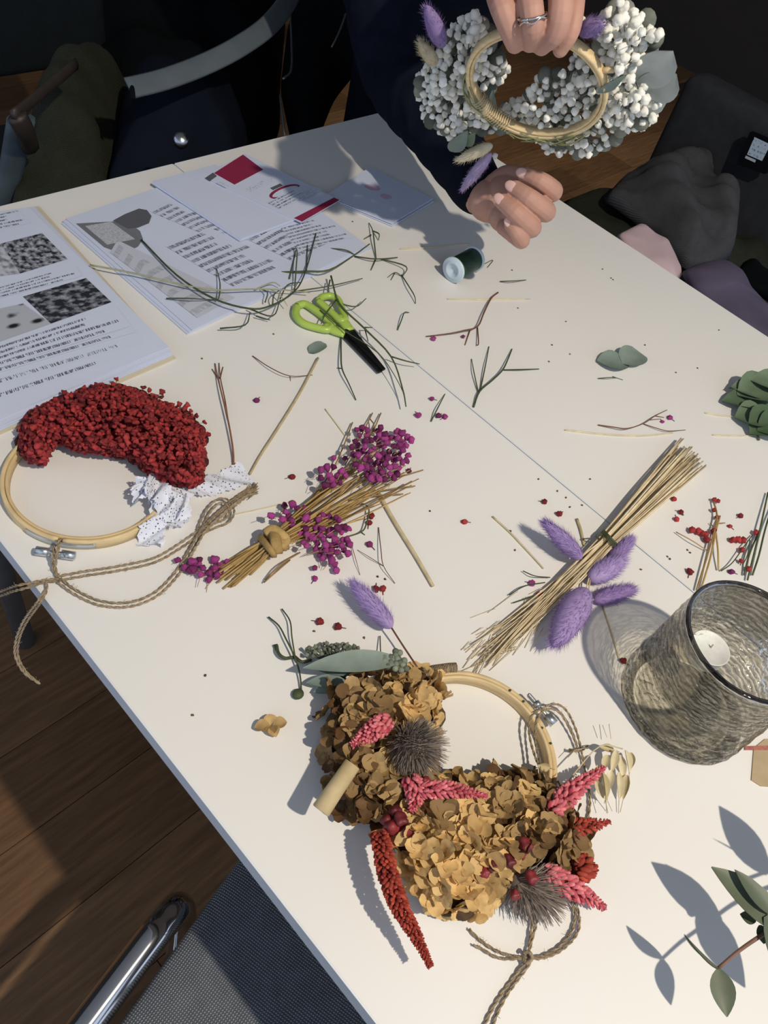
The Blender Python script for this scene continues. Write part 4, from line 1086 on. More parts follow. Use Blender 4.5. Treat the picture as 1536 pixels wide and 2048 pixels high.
def place_petals(poly, n, mind, tone, hmax, zbase=.008):
    """four-petalled florets over the mound"""
    out = []
    for x, y in scatter(poly, n, mind, tries=60):
        d = min(edge_dist(poly, x, y), 60) / 60
        z = zbase + hmax * math.sin(d * math.pi / 2) * rng.uniform(.75, 1.0)
        c = P(x, y, z)
        cx, cy = np.mean(np.array(poly), 0); od = P(x, y, z) - P(cx, cy, z); od[2] = 0
        nor = nrm(UP * (.55 + .7 * d) + nrm(od) * (1 - d) * .8 + rng.normal(size=3) * .58)
        a, b = frame(nor); th0 = rng.uniform(0, 6.28); size = rng.uniform(.0095, .0140); tn = tone(x, y) + rng.normal() * .22
        for k in range(4):
            th = th0 + k * math.pi / 2 + rng.normal() * .15
            e = a * math.cos(th) + b * math.sin(th); fdir = nrm(e + nor * rng.uniform(-.05, .55)); s = nrm(np.cross(nor, fdir)); u = np.cross(fdir, s)
            out.append((c, fdir, s, u, size * rng.uniform(.85, 1.15), np.clip(tn + rng.normal() * .1, 0, 1)))
    return out
def toneA(x, y): return .18 + .62 * np.clip((x - 690) / 150, 0, 1) - .35 * np.clip((y - 1480) / 100, 0, 1) * np.clip((800 - x) / 60 + 1, 0, 1) * .6
def toneB(x, y): return .72 - .42 * np.clip((x - 960) / 120, 0, 1) + .1 * np.clip((y - 1700) / 80, 0, 1)
pets = place_petals(PA, 110, 13.5, toneA, .038) + place_petals(PB, 140, 14, toneB, .038)
order = sorted(range(len(pets)), key=lambda i: -pets[i][0][2] + rng.uniform(0, .02))
rest = MB()
for n_, i in enumerate(order):
    c, d, s, u, sz, tn = pets[i]; v_i = rng.integers(8)
    if n_ < 300:
        o = link('petal', PETM[v_i][min(5, int(tn * 6))], m_pet, t)
        M4 = Matrix(((d[0] * sz, s[0] * sz, u[0] * sz, c[0]), (d[1] * sz, s[1] * sz, u[1] * sz, c[1]), (d[2] * sz, s[2] * sz, u[2] * sz, c[2]), (0, 0, 0, 1)))
        o.matrix_basis = M4
    else:
        v, f = PET[v_i]; rest.add(c + sz * (np.outer(v[:, 0], d) + np.outer(v[:, 1], s) + np.outer(v[:, 2], u)), f, tn)
stuff(rest.build('petals_rest', m_pet, t))
core = MB()
for poly in (PA, PB):
    for x, y in scatter(poly, 60, 24):
        d = min(edge_dist(poly, x, y), 60) / 60
        if d < .25: continue
        core.ell(P(x, y, .006 + .010 * d), np.array([.013, .013, .003 + .012 * d]), rng.uniform(0, .4), 1)
core.build('moss_core', mat('brown_core', (.07, .04, .02), (.13, .08, .035), rough=.95, amt=.3, scale=200), t)
# teasel / thistle heads
m_this = mat('thistle_brown', (.13, .10, .08), (.34, .28, .23), rough=.8, amt=.2, scale=150)
def thistle(c, axis, r, ln, n, hl, spread=1.0):
    a, b = frame(axis); ax_ = nrm(axis)
    k = MB().ell(c, np.array([a * r * .62, b * r * .62, ax_ * ln * .62]), .1, 2)
    o = k.build('thistle_head', m_this, t); h = MB()
    for i in range(n):
        y = 1 - 2 * (i + .5) / n; q = math.sqrt(1 - y * y); th = i * 2.39996
        e = a * math.cos(th) * q + b * math.sin(th) * q
        p0 = c + e * r * .55 + ax_ * y * ln * .55
        dr = nrm(e * spread + ax_ * (y * .5 + .55) + rng.normal(size=3) * .12)
        h.tube([p0, p0 + dr * hl * rng.uniform(.7, 1.2)], [.00055, .0002], 3, tint=rng.uniform(.1, 1), cap=False)
    stuff(h.build('spines', m_this, o, False))
thistle(P(828, 1492, .050), P(870, 1530, .066) - P(800, 1465, .050), .022, .024, 700, .0150)
thistle(P(1062, 1778, .022), P(1110, 1800, .020) - P(1020, 1750, .034), .017, .032, 620, .0155)
m_spk = mat('pink_spike', (.44, .05, .075), (.88, .27, .30), rough=.75, amt=.15, scale=200, trans=.1)
m_ama = mat('red_amaranth', (.24, .022, .014), (.46, .075, .04), rough=.8, amt=.2, scale=200)
for pl, w, n, z0, z1 in (([(778, 1440), (742, 1464), (702, 1492)], .015, 130, .052, .048), ([(845, 1580), (905, 1580), (975, 1592)], .012, 120, .052, .050), ([(1100, 1622), (1150, 1578), (1208, 1535)], .015, 150, .036, .030), ([(1088, 1745), (1148, 1778), (1210, 1816)], .016, 150, .030, .016), ([(820, 1555), (832, 1590), (822, 1625)], .014, 70, .050, .044)):
    m = MB(); spike(m, [P(x, y, z0 + (z1 - z0) * i / 2) for i, (x, y) in enumerate(pl)], w, n); m.build('pink_grass_spike', m_spk, t)
m = MB(); spike(m, [P(1128, 1656, .026), P(1175, 1652, .022), P(1220, 1643, .020)], .012, 90); m.build('red_grass_spike', m_ama, t)
m = MB(); spike(m, [P(758, 1665, .036), P(774, 1740, .037), P(798, 1810, .037), P(832, 1872, .034), P(862, 1934, .030)], .0130, 360, size=.95, open_=.35); m.build('amaranth_tail', m_ama, t)
m = MB(); spike(m, [P(1150, 1738, .018), P(1172, 1735, .016), P(1190, 1738, .012)], .018, 60); m.build('amaranth_tip', m_ama, t)
m_orng = mat('orange_husk', (.55, .16, .05), (.70, .28, .10), rough=.7)
MB().leaf(P(795, 1690, .034), P(736, 1668, .028), .014, UP, .05, .2).build('orange_husk', m_orng, t)
# straw stalk end
a_, b_ = P(705, 1528, .050), P(641, 1622, .037)
m_stalk = mat('pale_stalk', (.48, .36, .18), (.60, .48, .27), rough=.7, amt=.15, scale=60)
MB().tube([a_, (a_ + b_) / 2, b_ - (b_ - a_) * .02, b_], [.0065, .0068, .0074, .0066], 14).build('cut_stalk', m_stalk, t)
# berries
m_ber = mat('dark_red_berry', (.10, .012, .016), (.26, .03, .035), rough=.5, amt=.2, scale=90)
for x, y, r, z in ((1050, 1690, .0066, .048), (1018, 1722, .0058, .044), (985, 1735, .0055, .042), (968, 1745, .0052, .040), (1062, 1755, .006, .042), (850, 1562, .005, .05), (800, 1640, .007, .044), (785, 1655, .008, .040), (812, 1662, .006, .042), (790, 1622, .006, .042), (1040, 1706, .0055, .042), (1030, 1790, .0045, .036), (775, 1640, .0065, .036)):
    v, f = BLOBS[rng.integers(6)]; MB().add(P(x, y, z) + v * r, f, rng.random()).build('berry', m_ber, t)
# oats
m_oat = mat('oat_husk', (.58, .48, .26), (.80, .72, .50), rough=.7, amt=.12, scale=80, trans=.2)
for b, e in (((1200, 1495), (1228, 1500)), ((1232, 1500), (1222, 1545)), ((1250, 1500), (1258, 1545)), ((1240, 1510), (1246, 1560)), ((1222, 1540), (1214, 1585)), ((1236, 1545), (1238, 1600)), ((1254, 1550), (1246, 1600)), ((1205, 1545), (1212, 1600)), ((1190, 1560), (1215, 1602)), ((1196, 1530), (1202, 1565)), ((1262, 1505), (1260, 1540)), ((1075, 1530), (1100, 1535)), ((1215, 1510), (1205, 1540))):
    z = rng.uniform(.008, .022); p0, p1 = P(*b, z), P(*e, z - .004)
    o = MB().leaf(p0, p1, .0075, nrm(UP + rng.normal(size=3) * .4), .04, .35, rng.random(), 'leaf').build('oat_husk', m_oat, t)
    MB().tube([p1, p1 + (p1 - p0) * .45 + np.array([0, 0, -.002])], .0003, 4, tint=.2).build('awn', m_oat, o)
MB().tube(cat([P(1110, 1600, .03), P(1150, 1545, .028), P(1200, 1492, .024), P(1245, 1498, .018)], 4), .0006, 5).build('oat_stem', m_oat, t)
for pl in ([(1205, 1450), (1214, 1475)], [(1218, 1448), (1222, 1478)], [(1136, 1515), (1150, 1500), (1175, 1495)]):
    MB().tube(px3(pl, .012), .0003, 4).build('awn', m_oat, t)
# sage leaves, seed heads, thin sprig
for b, e, w, z0, z1, ti in (((800, 1322), (606, 1336), .021, .034, .030, .75), ((720, 1345), (612, 1330), .016, .018, .012, .1), ((690, 1362), (612, 1366), .012, .018, .010, .5), ((680, 1372), (626, 1385), .010, .014, .006, .3)):
    MB().leaf(P(*b, z0), P(*e, z1), w, UP, .05, .1, ti).build('sage_leaf', m_sage, t)
m_seed = mat('grey_green_seed', (.10, .12, .085), (.24, .27, .20), rough=.8, amt=.2, scale=120)
sd = MB()
for x, y in scatter([(612, 1312), (618, 1296), (650, 1284), (690, 1288), (722, 1296), (715, 1312), (660, 1318)], 46, 6, tries=80):
    p0 = P(x, y, rng.uniform(.006, .014)); v, f = SMALL[rng.integers(6)]; sd.add(p0 + v * np.array([.0026, .0026, .0030]), f, rng.random())
    sd.tube([p0, P(x * .6 + 680 * .4, 1318, .012)], .0004, 4, tint=.2)
for x, y in scatter([(750, 1322), (765, 1310), (800, 1298), (815, 1312), (812, 1345), (790, 1340)], 16, 7): sd.ell(P(x, y, .034), np.array([.003, .003, .003]), rng.random(), 1)
stuff(sd.build('seed_cluster', m_seed, t))
thn = MB()
for pl, r in (([(537, 1234), (558, 1252), (572, 1278), (590, 1315), (600, 1350), (603, 1385)], .0008), ([(564, 1218), (580, 1242), (584, 1275), (590, 1312)], .0007), ([(588, 1314), (570, 1316), (557, 1306), (553, 1290)], .0016), ([(590, 1314), (604, 1324), (622, 1320)], .0016), ([(553, 1300), (549, 1290)], .0014), ([(760, 1272), (762, 1310), (770, 1330)], .0006)):
    MB().tube(cat(px3(pl, .0025, .004), 4), r, 5, tint=.3).build('twig', m_gstem, t)
thn.ell(P(596, 1388, .003), np.array([.0055, .005, .003]), .2, 1)
thn.build('bud', m_gstem, t)
# single lavender bunny tail on its stem
tp = tail_part(t, 'lavender_bunny_tail', P(784, 1256, .016), P(703, 1162, .022), .020, m_lav, .6, 1200, .0080)
MB().tube(cat([P(782, 1254, .016), P(805, 1290, .014), P(835, 1335, .016)], 4), .0009, 5, tint=.2).build('tail_stem', m_bstem, t)
# twine at the clamp and below
a1 = MB()
twine(a1, [P(1082, 1418, .016), P(1064, 1432, .014), P(1058, 1460, .013), P(1066, 1500, .014), P(1082, 1540, .02), P(1095, 1560, .024)], .0012)
twine(a1, [P(1086, 1420, .016), P(1074, 1440, .014), P(1070, 1470, .013), P(1076, 1510, .014), P(1090, 1550, .02)], .0012)
a1.build('twine_loop', m_twine, t); a1 = MB()
twine(a1, [P(1084, 1418, .016), P(1105, 1408, .014), P(1130, 1418, .010), P(1150, 1455, .006), P(1162, 1498, .004), P(1170, 1540, .003), P(1180, 1600, .003), P(1174, 1650, .002), P(1168, 1700, .002), P(1150, 1780, .003)], .0012)
twine(a1, [P(1084, 1422, .016), P(1105, 1418, .012), P(1125, 1432, .008), P(1145, 1470, .005), P(1156, 1500, .004)], .0012)
twine(a1, [P(1138, 1500, .006), P(1152, 1502, .009), P(1166, 1498, .009), P(1176, 1494, .006)], .0014)
a1.build('twine_loop', m_twine, t)
for d in (0, 8):
    a1 = MB()
    twine(a1, [P(1075 - d, 1838 - d, .004), P(1064 - d * .5, 1880, .004), P(1056, 1912, .005)], .0012)
    twine(a1, [P(1140 + d, 1800, .004), P(1150 + d, 1830, .003), P(1142 + d * 1.6, 1866, .003), P(1115 + d, 1896 + d * .5, .003), P(1085, 1912 + d * .5, .004), P(1052, 1916, .006), P(1000, 1905 + d * 1.5, .003), P(960, 1880 + d * 2, .003), P(938 + d, 1858 + d * 4, .003)], .0012)
    twine(a1, [P(1058 + d, 1912, .006), P(1042 + d * 1.5, 1935, .003), P(1020 + d * 1.4, 1965, .002), P(995 + d * 1.6, 2000, .002), P(970 + d * 2, 2048, .002), P(950 + d * 2, 2110, .002)], .0013)
    a1.build('twine_tail', m_twine, t)
MB().tube(cat([P(1046, 1906, .006), P(1058, 1904, .010), P(1064, 1916, .010), P(1054, 1926, .008), P(1046, 1916, .006)], 5), .0014, 7).build('twine_knot', m_twine, t)
# fallen hydrangea floret
t = thing('fallen_hydrangea_floret', 'single four-petalled tan floret lying left of the front wreath', 'floret', P(541, 1450))
for (bx, by), (ex, ey), ti in (((541, 1452), (508, 1456), .5), ((541, 1450), (537, 1428), .8), ((545, 1452), (574, 1444), .55), ((542, 1454), (552, 1474), .75), ((540, 1452), (545, 1470), .4)):
    MB().leaf(P(bx, by, .003), P(ex, ey, .005), .0105, UP, .12, .25, ti, 'leaf2').build('petal', m_pet, t)
# ---------------------------------------------------------------- smoky glass candle holder
GC = np.array([.5164, -.0567, TZ]); GRR, GH = .0585, .124
def glass_mat(name, col, dark, wav):
    m = bpy.data.materials.new(name); m.use_nodes = True
    nt = m.node_tree; N = nt.nodes; Lk = nt.links; N.remove(N['Principled BSDF'])
    tr = N.new('ShaderNodeBsdfTransparent'); gl = N.new('ShaderNodeBsdfGlossy'); gl.inputs['Roughness'].default_value = .06
    gl.inputs['Color'].default_value = (.9, .92, .95, 1)
    fr = N.new('ShaderNodeFresnel'); fr.inputs['IOR'].default_value = 1.45
    tc = N.new('ShaderNodeTexCoord'); mp = N.new('ShaderNodeMapping'); mp.inputs['Scale'].default_value = (1, 1, 1)
    nz = N.new('ShaderNodeTexWave'); nz.bands_direction = 'Z'; nz.inputs['Scale'].default_value = wav; nz.inputs['Distortion'].default_value = 7; nz.inputs['Detail'].default_value = 2.5; nz.inputs['Detail Scale'].default_value = 1.6; nz.inputs['Detail Roughness'].default_value = .6
    Lk.new(tc.outputs['Object'], mp.inputs[0]); Lk.new(mp.outputs[0], nz.inputs['Vector'])
    cr = N.new('ShaderNodeValToRGB'); cr.color_ramp.elements[0].position = .15; cr.color_ramp.elements[1].position = .75
    cr.color_ramp.elements[0].color = (*dark, 1); cr.color_ramp.elements[1].color = (*col, 1)
    Lk.new(nz.outputs['Fac'], cr.inputs[0]); Lk.new(cr.outputs[0], tr.inputs[0])
    bp = N.new('ShaderNodeBump'); bp.inputs['Strength'].default_value = .5; bp.inputs['Distance'].default_value = .0015
    Lk.new(nz.outputs['Fac'], bp.inputs['Height']); Lk.new(bp.outputs[0], gl.inputs['Normal']); Lk.new(bp.outputs[0], fr.inputs['Normal'])
    ms = N.new('ShaderNodeMixShader'); hf = N.new('ShaderNodeMath'); hf.operation = 'MULTIPLY'; hf.inputs[1].default_value = .55; Lk.new(fr.outputs[0], hf.inputs[0]); Lk.new(hf.outputs[0], ms.inputs[0]); Lk.new(tr.outputs[0], ms.inputs[1]); Lk.new(gl.outputs[0], ms.inputs[2])
    Lk.new(ms.outputs[0], N['Material Output'].inputs[0]); MATS[name] = m; return m
m_glass = glass_mat('smoky_rippled_glass', (.86, .83, .75), (.50, .48, .43), 48)
m_rim = glass_mat('smoky_glass_rim', (.32, .31, .29), (.25, .24, .23), 20)
t = thing('candle_holder', 'smoky grey rippled glass candle holder at the right edge', 'candle holder', GC)
def wall(prof, n=120, rip=0.0, seed=0):
    mb = MB(); vs = []; m = len(prof)
    for i, (r, z) in enumerate(prof):
        for k in range(n):
            th = 2 * math.pi * k / n
            dr = rip * (math.sin(z * 900 + 2.2 * math.sin(th * 5 + z * 60) + 1.3 * math.sin(th * 11 - z * 130)) + .5 * math.sin(th * 23 + z * 300))
            w_ = min(1, max(0, (GH - .006 - z) / .012)) * min(1, z / .006)
            vs.append(GC + np.array([math.cos(th) * (r + dr * w_), math.sin(th) * (r + dr * w_), z]))
    fs = [(i * n + k, i * n + (k + 1) % n, (i + 1) * n + (k + 1) % n, (i + 1) * n + k) for i in range(m - 1) for k in range(n)]
    return mb.add(vs, fs)
zz = np.linspace(.004, GH - .002, 56)
outer = [(.048, .0006), (.056, .0012), (.0605, .004)] + [(GRR + .0036 * (1 - z / GH) ** 1.3, z) for z in zz]
w1 = wall(outer, rip=.0007)
w1.build('glass_wall', m_glass, t)
inner = [(.0, .046), (.03, .0445), (.049, .046), (.0545, .052)] + [(GRR - .0042 + .002 * (1 - z / GH), z) for z in np.linspace(.058, GH - .002, 12)]
ib = MB().lathe(GC, inner, 96); ib.build('inner_wall', m_rim if False else glass_mat('smoky_inner_glass', (.96, .955, .93), (.92, .91, .89), 60), t)
MB().ring(GC + [0, 0, GH - .0015], aX, aY, GRR - .0040, GRR + .0004, .0022, 96).build('rim', m_rim, t)
MB().lathe(GC, [(.0, .0008), (.046, .0008)], 64).build('glass_base', MATS['smoky_inner_glass'], t)
# tealight inside
m_alu = mat('tealight_cup', (.86, .89, .89), rough=.4, metal=.0)
m_wax = mat('white_wax', (.92, .93, .91), rough=.5, amt=.02)
tc_ = P(1421, 1296, .062); tc_[2] = TZ + .0475
t = thing('tealight', 'white tealight standing inside the smoky glass candle holder', 'candle', tc_)
MB().lathe(tc_, [(.0, 0), (.0172, 0), (.0175, .001), (.0178, .0145), (.0186, .0152), (.0180, .0156), (.0172, .0148)], 36).build('cup', m_alu, t)
MB().lathe(tc_, [(.0172, .0135), (.015, .0138), (.0145, .0146), (.009, .0146), (.0085, .0138), (.003, .0136), (.0, .0136)], 36).build('wax', m_wax, t)
MB().tube([tc_ + [0, 0, .0136], tc_ + [.0008, .0004, .019]], .0007, 6).build('wick', mat('wick', (.5, .48, .44)), t)

# ---------------------------------------------------------------- red and green sprigs behind the glass
def sprig2(label, stems, florets, r=.0011, m_=None):
    t = thing('berry_sprig', label, 'sprig', P(*stems[0][0]), 'sprigs behind the candle holder')
    for i, pl in enumerate(stems):
        MB().tube(cat(px3(pl, .004 if i == 0 else .003, .004), 4), r if i < 3 else r * .6, 5, tint=rng.random()).build('stem', m_ or m_mstem, t)
    for j, (x, y, s) in enumerate(florets):
        v, f = BLOBS[rng.integers(6)]; MB().add(P(x, y, .005) + v * s, f, rng.uniform(.3, 1)).build('floret', m_red, t)
sprig2('upright red-tipped sprig just behind the candle holder', [[(1393, 1180), (1412, 1120), (1428, 1065), (1434, 1030), (1426, 1000)], [(1402, 1178), (1420, 1118), (1432, 1062), (1440, 1032)], [(1437, 1140), (1436, 1100), (1432, 1065)], [(1352, 1064), (1385, 1082), (1415, 1102)], [(1432, 1060), (1420, 1046)], [(1434, 1047), (1450, 1046)]],
    [(1384, 1060, .0044), (1397, 1062, .0048), (1404, 1066, .0044), (1413, 1079, .0046), (1412, 1068, .0036), (1429, 1000, .0034), (1436, 1002, .0030), (1428, 1020, .003), (1434, 1035, .003), (1428, 1062, .0044)], m_=m_mstem)
sprig2('dark branching sprig with red tips at the right edge', [[(1495, 1160), (1510, 1100), (1522, 1050), (1536, 985)], [(1505, 1150), (1518, 1110), (1530, 1060), (1545, 1010)], [(1488, 1150), (1500, 1105), (1515, 1070)], [(1442, 1142), (1465, 1125), (1490, 1090), (1505, 1070)], [(1485, 1130), (1495, 1110), (1500, 1080)]],
    [(1466, 1079, .0046), (1476, 1080, .0048), (1486, 1080, .0044), (1512, 1065, .004), (1484, 1100, .0036), (1482, 1122, .003), (1497, 1138, .0036)], m_=m_gstem)

# ---------------------------------------------------------------- eucalyptus branch over the near right corner
t = thing('eucalyptus_branch', 'eucalyptus branch with long leaves in the near right corner', 'branch', P(1600, 1850))
m_euc = mat('eucalyptus_leaf', (.075, .10, .06), (.15, .175, .115), rough=.5, amt=.12, scale=50, trans=.08)
m_estem = mat('eucalyptus_stem', (.16, .08, .055), (.22, .12, .085), rough=.6, amt=.15, scale=90)
st = cat([P(1437, 1936, .052), P(1480, 1900, .054), P(1536, 1862, .056), P(1610, 1815, .060), P(1690, 1775, .055), P(1780, 1740, .030), P(1900, 1700, .004)], 5)
MB().tube(st, [.0012, .0016, .0022], 8).build('stem', m_estem, t)
st2 = cat([P(1610, 1815, .060), Q(1470, 1770, .062), Q(1536, 1742, .064), Q(1600, 1715, .060)], 5)
MB().tube(st2, [.0016, .0012], 8).build('side_stem', m_estem, t)
def eleaf(b, e, w, nor=None, bend=.06, ti=.5):
    MB().leaf(b, e, w, UP if nor is None else nor, bend, .10, ti).build('leaf', m_euc, t)
eleaf(P(1570, 1860, .058), P(1423, 1734, .060), .026, None, .03, .8)
eleaf(P(1437, 1938, .052), P(1454, 2034, .050), .017, nrm(np.array([-.3, .1, 1.0])), .02, .7)
# edge-on leaf: seen as a line, throws a broad shadow
eb, ee = P(1437, 1936, .052), P(1368, 1868, .056)
vd = nrm((eb + ee) / 2 - np.array([0, 0, TZ + H0])); eleaf(eb, ee, .020, nrm(np.cross(nrm(ee - eb), vd)), .02, .3)
# leaves above the frame edge whose shadows fall on the table
eleaf(Q(1398, 1816, .062), Q(1490, 1975, .052), .030, None, .02, .4)
eleaf(Q(1405, 1812, .064), Q(1330, 1728, .068), .014, None, .02, .4)
eleaf(Q(1536, 1748, .064), Q(1438, 1612, .075), .030, None, .02, .4)
eleaf(Q(1540, 1745, .066), Q(1424, 1676, .070), .008, nrm(np.array([1, .2, .3])), .01, .4)
for b, e in (((1520, 1850), (1528, 1888)), ((1512, 1842), (1480, 1828))):
    eleaf(P(*b, .055), P(*e, .052), .010, None, .02, .1)
# kraft tag peeking in
t = thing('kraft_tag', 'tan kraft paper tag peeking in at the right edge below the glass', 'tag', P(1530, 1520))
m_kraft = mat('kraft_card', (.40, .31, .18), (.46, .36, .22), rough=.8, amt=.05, scale=80)
MB().slab([P(x, y, .0012) for x, y in ((1508, 1496), (1503, 1560), (1522, 1572), (1640, 1580), (1640, 1470), (1530, 1478))], .001).build('card', m_kraft, t, False)
MB().slab([P(x, y, .0015) for x, y in ((1490, 1492), (1490, 1500), (1600, 1500), (1600, 1490))], .0004).build('red_edge', mat('brick_red_print', (.40, .14, .11), (.40, .14, .11), amt=.25, scale=300), t, False)
# ---------------------------------------------------------------- white wreath held up
WD = .80
WC = W(1072, 172, WD)
hd = nrm(np.array([WC[0], WC[1], 0]))            # horizontal direction away from the camera
sd_ = np.cross(hd, UP)                           # to the right seen from the camera
e_ = math.radians(32)
wu = nrm(UP * math.cos(e_) - hd * math.sin(e_))  # up in the hoop plane, leaning to the camera
ro = math.radians(-8)
wa, wb = sd_ * math.cos(ro) + wu * math.sin(ro), wu * math.cos(ro) - sd_ * math.sin(ro)
wn = nrm(np.cross(wa, wb)); wn = wn if wn @ hd < 0 else -wn   # towards the camera
WR = .0735
t = thing('white_wreath', 'hoop wreath of white gypsophila with bunny tails held in the hand', 'wreath', WC)
WT = t
MB().ring(WC, wa, wb, WR - .0060, WR - .0030, .0048, 96, .5).build('inner_hoop', m_hoop, t)
MB().ring(WC + wn * .001, wa, wb, WR - .0026, WR + .0016, .0048, 96, .9).build('outer_hoop', m_hoop, t)
cb_ = MB()
c0 = WC + (wa * math.cos(.78) + wb * math.sin(.78)) * (WR + .004)
cb_.tube([c0 - wa * .006, c0 + wa * .004 + wb * .007], .003, 8); cb_.build('hoop_tab', m_hoop, t)
def on_w(px, py, off=0.0):
    d = ray(px, py); o = np.array([0, 0, TZ + H0]); return o + d * (((WC + wn * off - o) @ wn) / (d @ wn))
m_psage = mat('pale_sage_leaf', (.34, .39, .38), (.46, .50, .47), rough=.6, amt=.10, scale=50, trans=.25)
m_gyp = mat('white_gypsophila', (.86, .85, .75), (.95, .94, .86), rough=.85, amt=.10, scale=300, trans=.12)
GL = [(840, 140), (880, 95), (900, 50), (950, 28), (985, 60), (990, 110), (1018, 140), (985, 180), (955, 185), (965, 225), (945, 240), (935, 280), (905, 290), (880, 265), (848, 240), (836, 190)]
GB = [(935, 235), (1000, 215), (1050, 195), (1080, 155), (1135, 135), (1160, 95), (1195, 125), (1215, 190), (1262, 240), (1228, 285), (1160, 310), (1100, 300), (1060, 268), (1000, 262), (950, 275)]
GRt = [(1195, 35), (1240, 8), (1290, 28), (1315, 75), (1298, 110), (1286, 150), (1325, 210), (1288, 258), (1240, 265), (1212, 225), (1212, 170), (1202, 110)]
cs = []; stem_ = MB()
for poly, n, md in ((GL, 150, 11.5), (GB, 150, 12.5), (GRt, 130, 11.5)):
    cx, cy = np.mean(np.array(poly), 0)
    for x, y in scatter(poly, n, md, tries=60):
        dd = min(edge_dist(poly, x, y), 30) / 30
        off = -.028 + .036 * math.sin(dd * 1.57) * rng.uniform(.2, 1.0) - .02 * rng.random()
        c = on_w(x, y, off); cs.append(c)
        stem_.tube([c, c + (on_w(cx * .5 + x * .5, cy * .5 + y * .5, -.035) - c) * .8], .0005, 4, tint=rng.random())
    for x, y in scatter(poly, 50, 14):
        stem_.ell(on_w(x, y, -.035), rng.uniform(.006, .011, 3), rng.random(), 1)
for x, y in ((1095, 305), (1120, 308), (1178, 310), (1312, 212), (1306, 236), (1305, 70), (1318, 68), (1160, 40), (990, 312), (1075, 280), (968, 250), (958, 250), (1240, 6)): cs.append(on_w(x, y, -.02))
GM_ = unit_meshes('gypsophila_unit', [blob(300 + i, 2, .30, 12) for i in range(6)])
floret_parts(t, cs, .0053, GM_, m_gyp, src=SMALL)
m_gfill = mat('grey_green_filler', (.09, .105, .08), (.24, .25, .20), rough=.9, amt=.2, scale=100)
stuff(stem_.build('stem_tangle', m_gfill, t))
bs = MB()
for i in range(34):
    th = rng.uniform(-2.75, -.5); c = WC + (wa * math.cos(th) + wb * math.sin(th)) * WR
    tn_ = -wa * math.sin(th) + wb * math.cos(th)
    bs.tube(cat([c - tn_ * .02 + rng.normal(size=3) * .003 + wn * .004, c + wn * .007 + rng.normal(size=3) * .003, c + tn_ * .025 + rng.normal(size=3) * .004], 4), .0007, 5, tint=rng.random())
bs.build('bound_stems', mat('olive_stems', (.16, .17, .07), (.30, .30, .15), rough=.7), t)
wires = MB()
for k in range(16):
    th = -2.35 + k * .045; c = WC + (wa * math.cos(th) + wb * math.sin(th)) * (WR - .002); rd = wa * math.cos(th) + wb * math.sin(th)
    wires.tube(np.array([c + rd * .008 * math.cos(q) + wn * .009 * math.sin(q) for q in np.linspace(0, 6.283, 11)]), .0005, 4)
wires.build('binding_wire', m_straw, t)
for b, e, w, m_, ti in (((886, 92), (852, 12), .020, m_lavd, .25), ((872, 128), (838, 84), .016, m_cream, .3), ((1160, 62), (1205, 48), .018, m_lavd, .3), ((985, 228), (935, 192), .020, m_cream, .5), ((985, 290), (912, 322), .016, m_cream, .6), ((982, 306), (922, 382), .016, m_lavd, .95)):
    tail_part(t, 'bunny_tail', on_w(*b, -.004), on_w(*e, .004), w, m_, ti, 420, .006)
for b, e, w, m_, ti, off in (((1268, 160), (1346, 102), .042, m_psage, .95, -.02), ((1286, 180), (1353, 148), .044, m_psage, .6, -.024), ((1280, 195), (1335, 202), .034, m_psage, .3, -.028), ((935, 262), (900, 302), .020, m_sage, .2, .002), ((950, 265), (925, 290), .016, m_leafg, .8, .0), ((1250, 150), (1195, 185), .010, m_sage, .3, .004), ((990, 240), (985, 180), .010, m_sage, .7, -.02)):
    MB().leaf(on_w(*b, off), on_w(*e, off), w, wn, .05, .12, ti, 'round' if w > .028 else 'leaf2').build('eucalyptus_leaf', m_, t)

# ---------------------------------------------------------------- the person
m_skin = mat('skin', (.47, .255, .19), (.50, .28, .21), rough=.55, amt=.06, scale=40, spec=.35)
m_skin.node_tree.nodes['Principled BSDF'].inputs['Subsurface Weight'].default_value = .12
m_skin.node_tree.nodes['Principled BSDF'].inputs['Subsurface Radius'].default_value = (.01, .004, .002)
def fused(mb, voxel, smooth=4):
    """fuse overlapping pieces into one continuous skin; returns (verts, faces)"""
    me = mb.mesh('tmp'); o = bpy.data.objects.new('tmp', me); COL.objects.link(o)
    r = o.modifiers.new('r', 'REMESH'); r.mode = 'VOXEL'; r.voxel_size = voxel
    s = o.modifiers.new('s', 'SMOOTH'); s.factor = .5; s.iterations = smooth
    dg = bpy.context.evaluated_depsgraph_get(); ev = o.evaluated_get(dg); m2 = ev.to_mesh()
    v = np.empty(len(m2.vertices) * 3); m2.vertices.foreach_get('co', v); v = v.reshape(-1, 3).copy()
    f = [tuple(p.vertices) for p in m2.polygons]
    ev.to_mesh_clear(); bpy.data.objects.remove(o); bpy.data.meshes.remove(me)
    return v, f
def limb(mb, pts, rad, n=14, k=5):
    p = cat(pts, k); r = np.interp(np.linspace(0, 1, len(p)), np.linspace(0, 1, len(rad)), rad)
    mb.tube(p, r, n)
    mb.ell(p[0], np.full(3, r[0]), sub=2); mb.ell(p[-1], np.full(3, r[-1]), sub=2)
skin = MB()
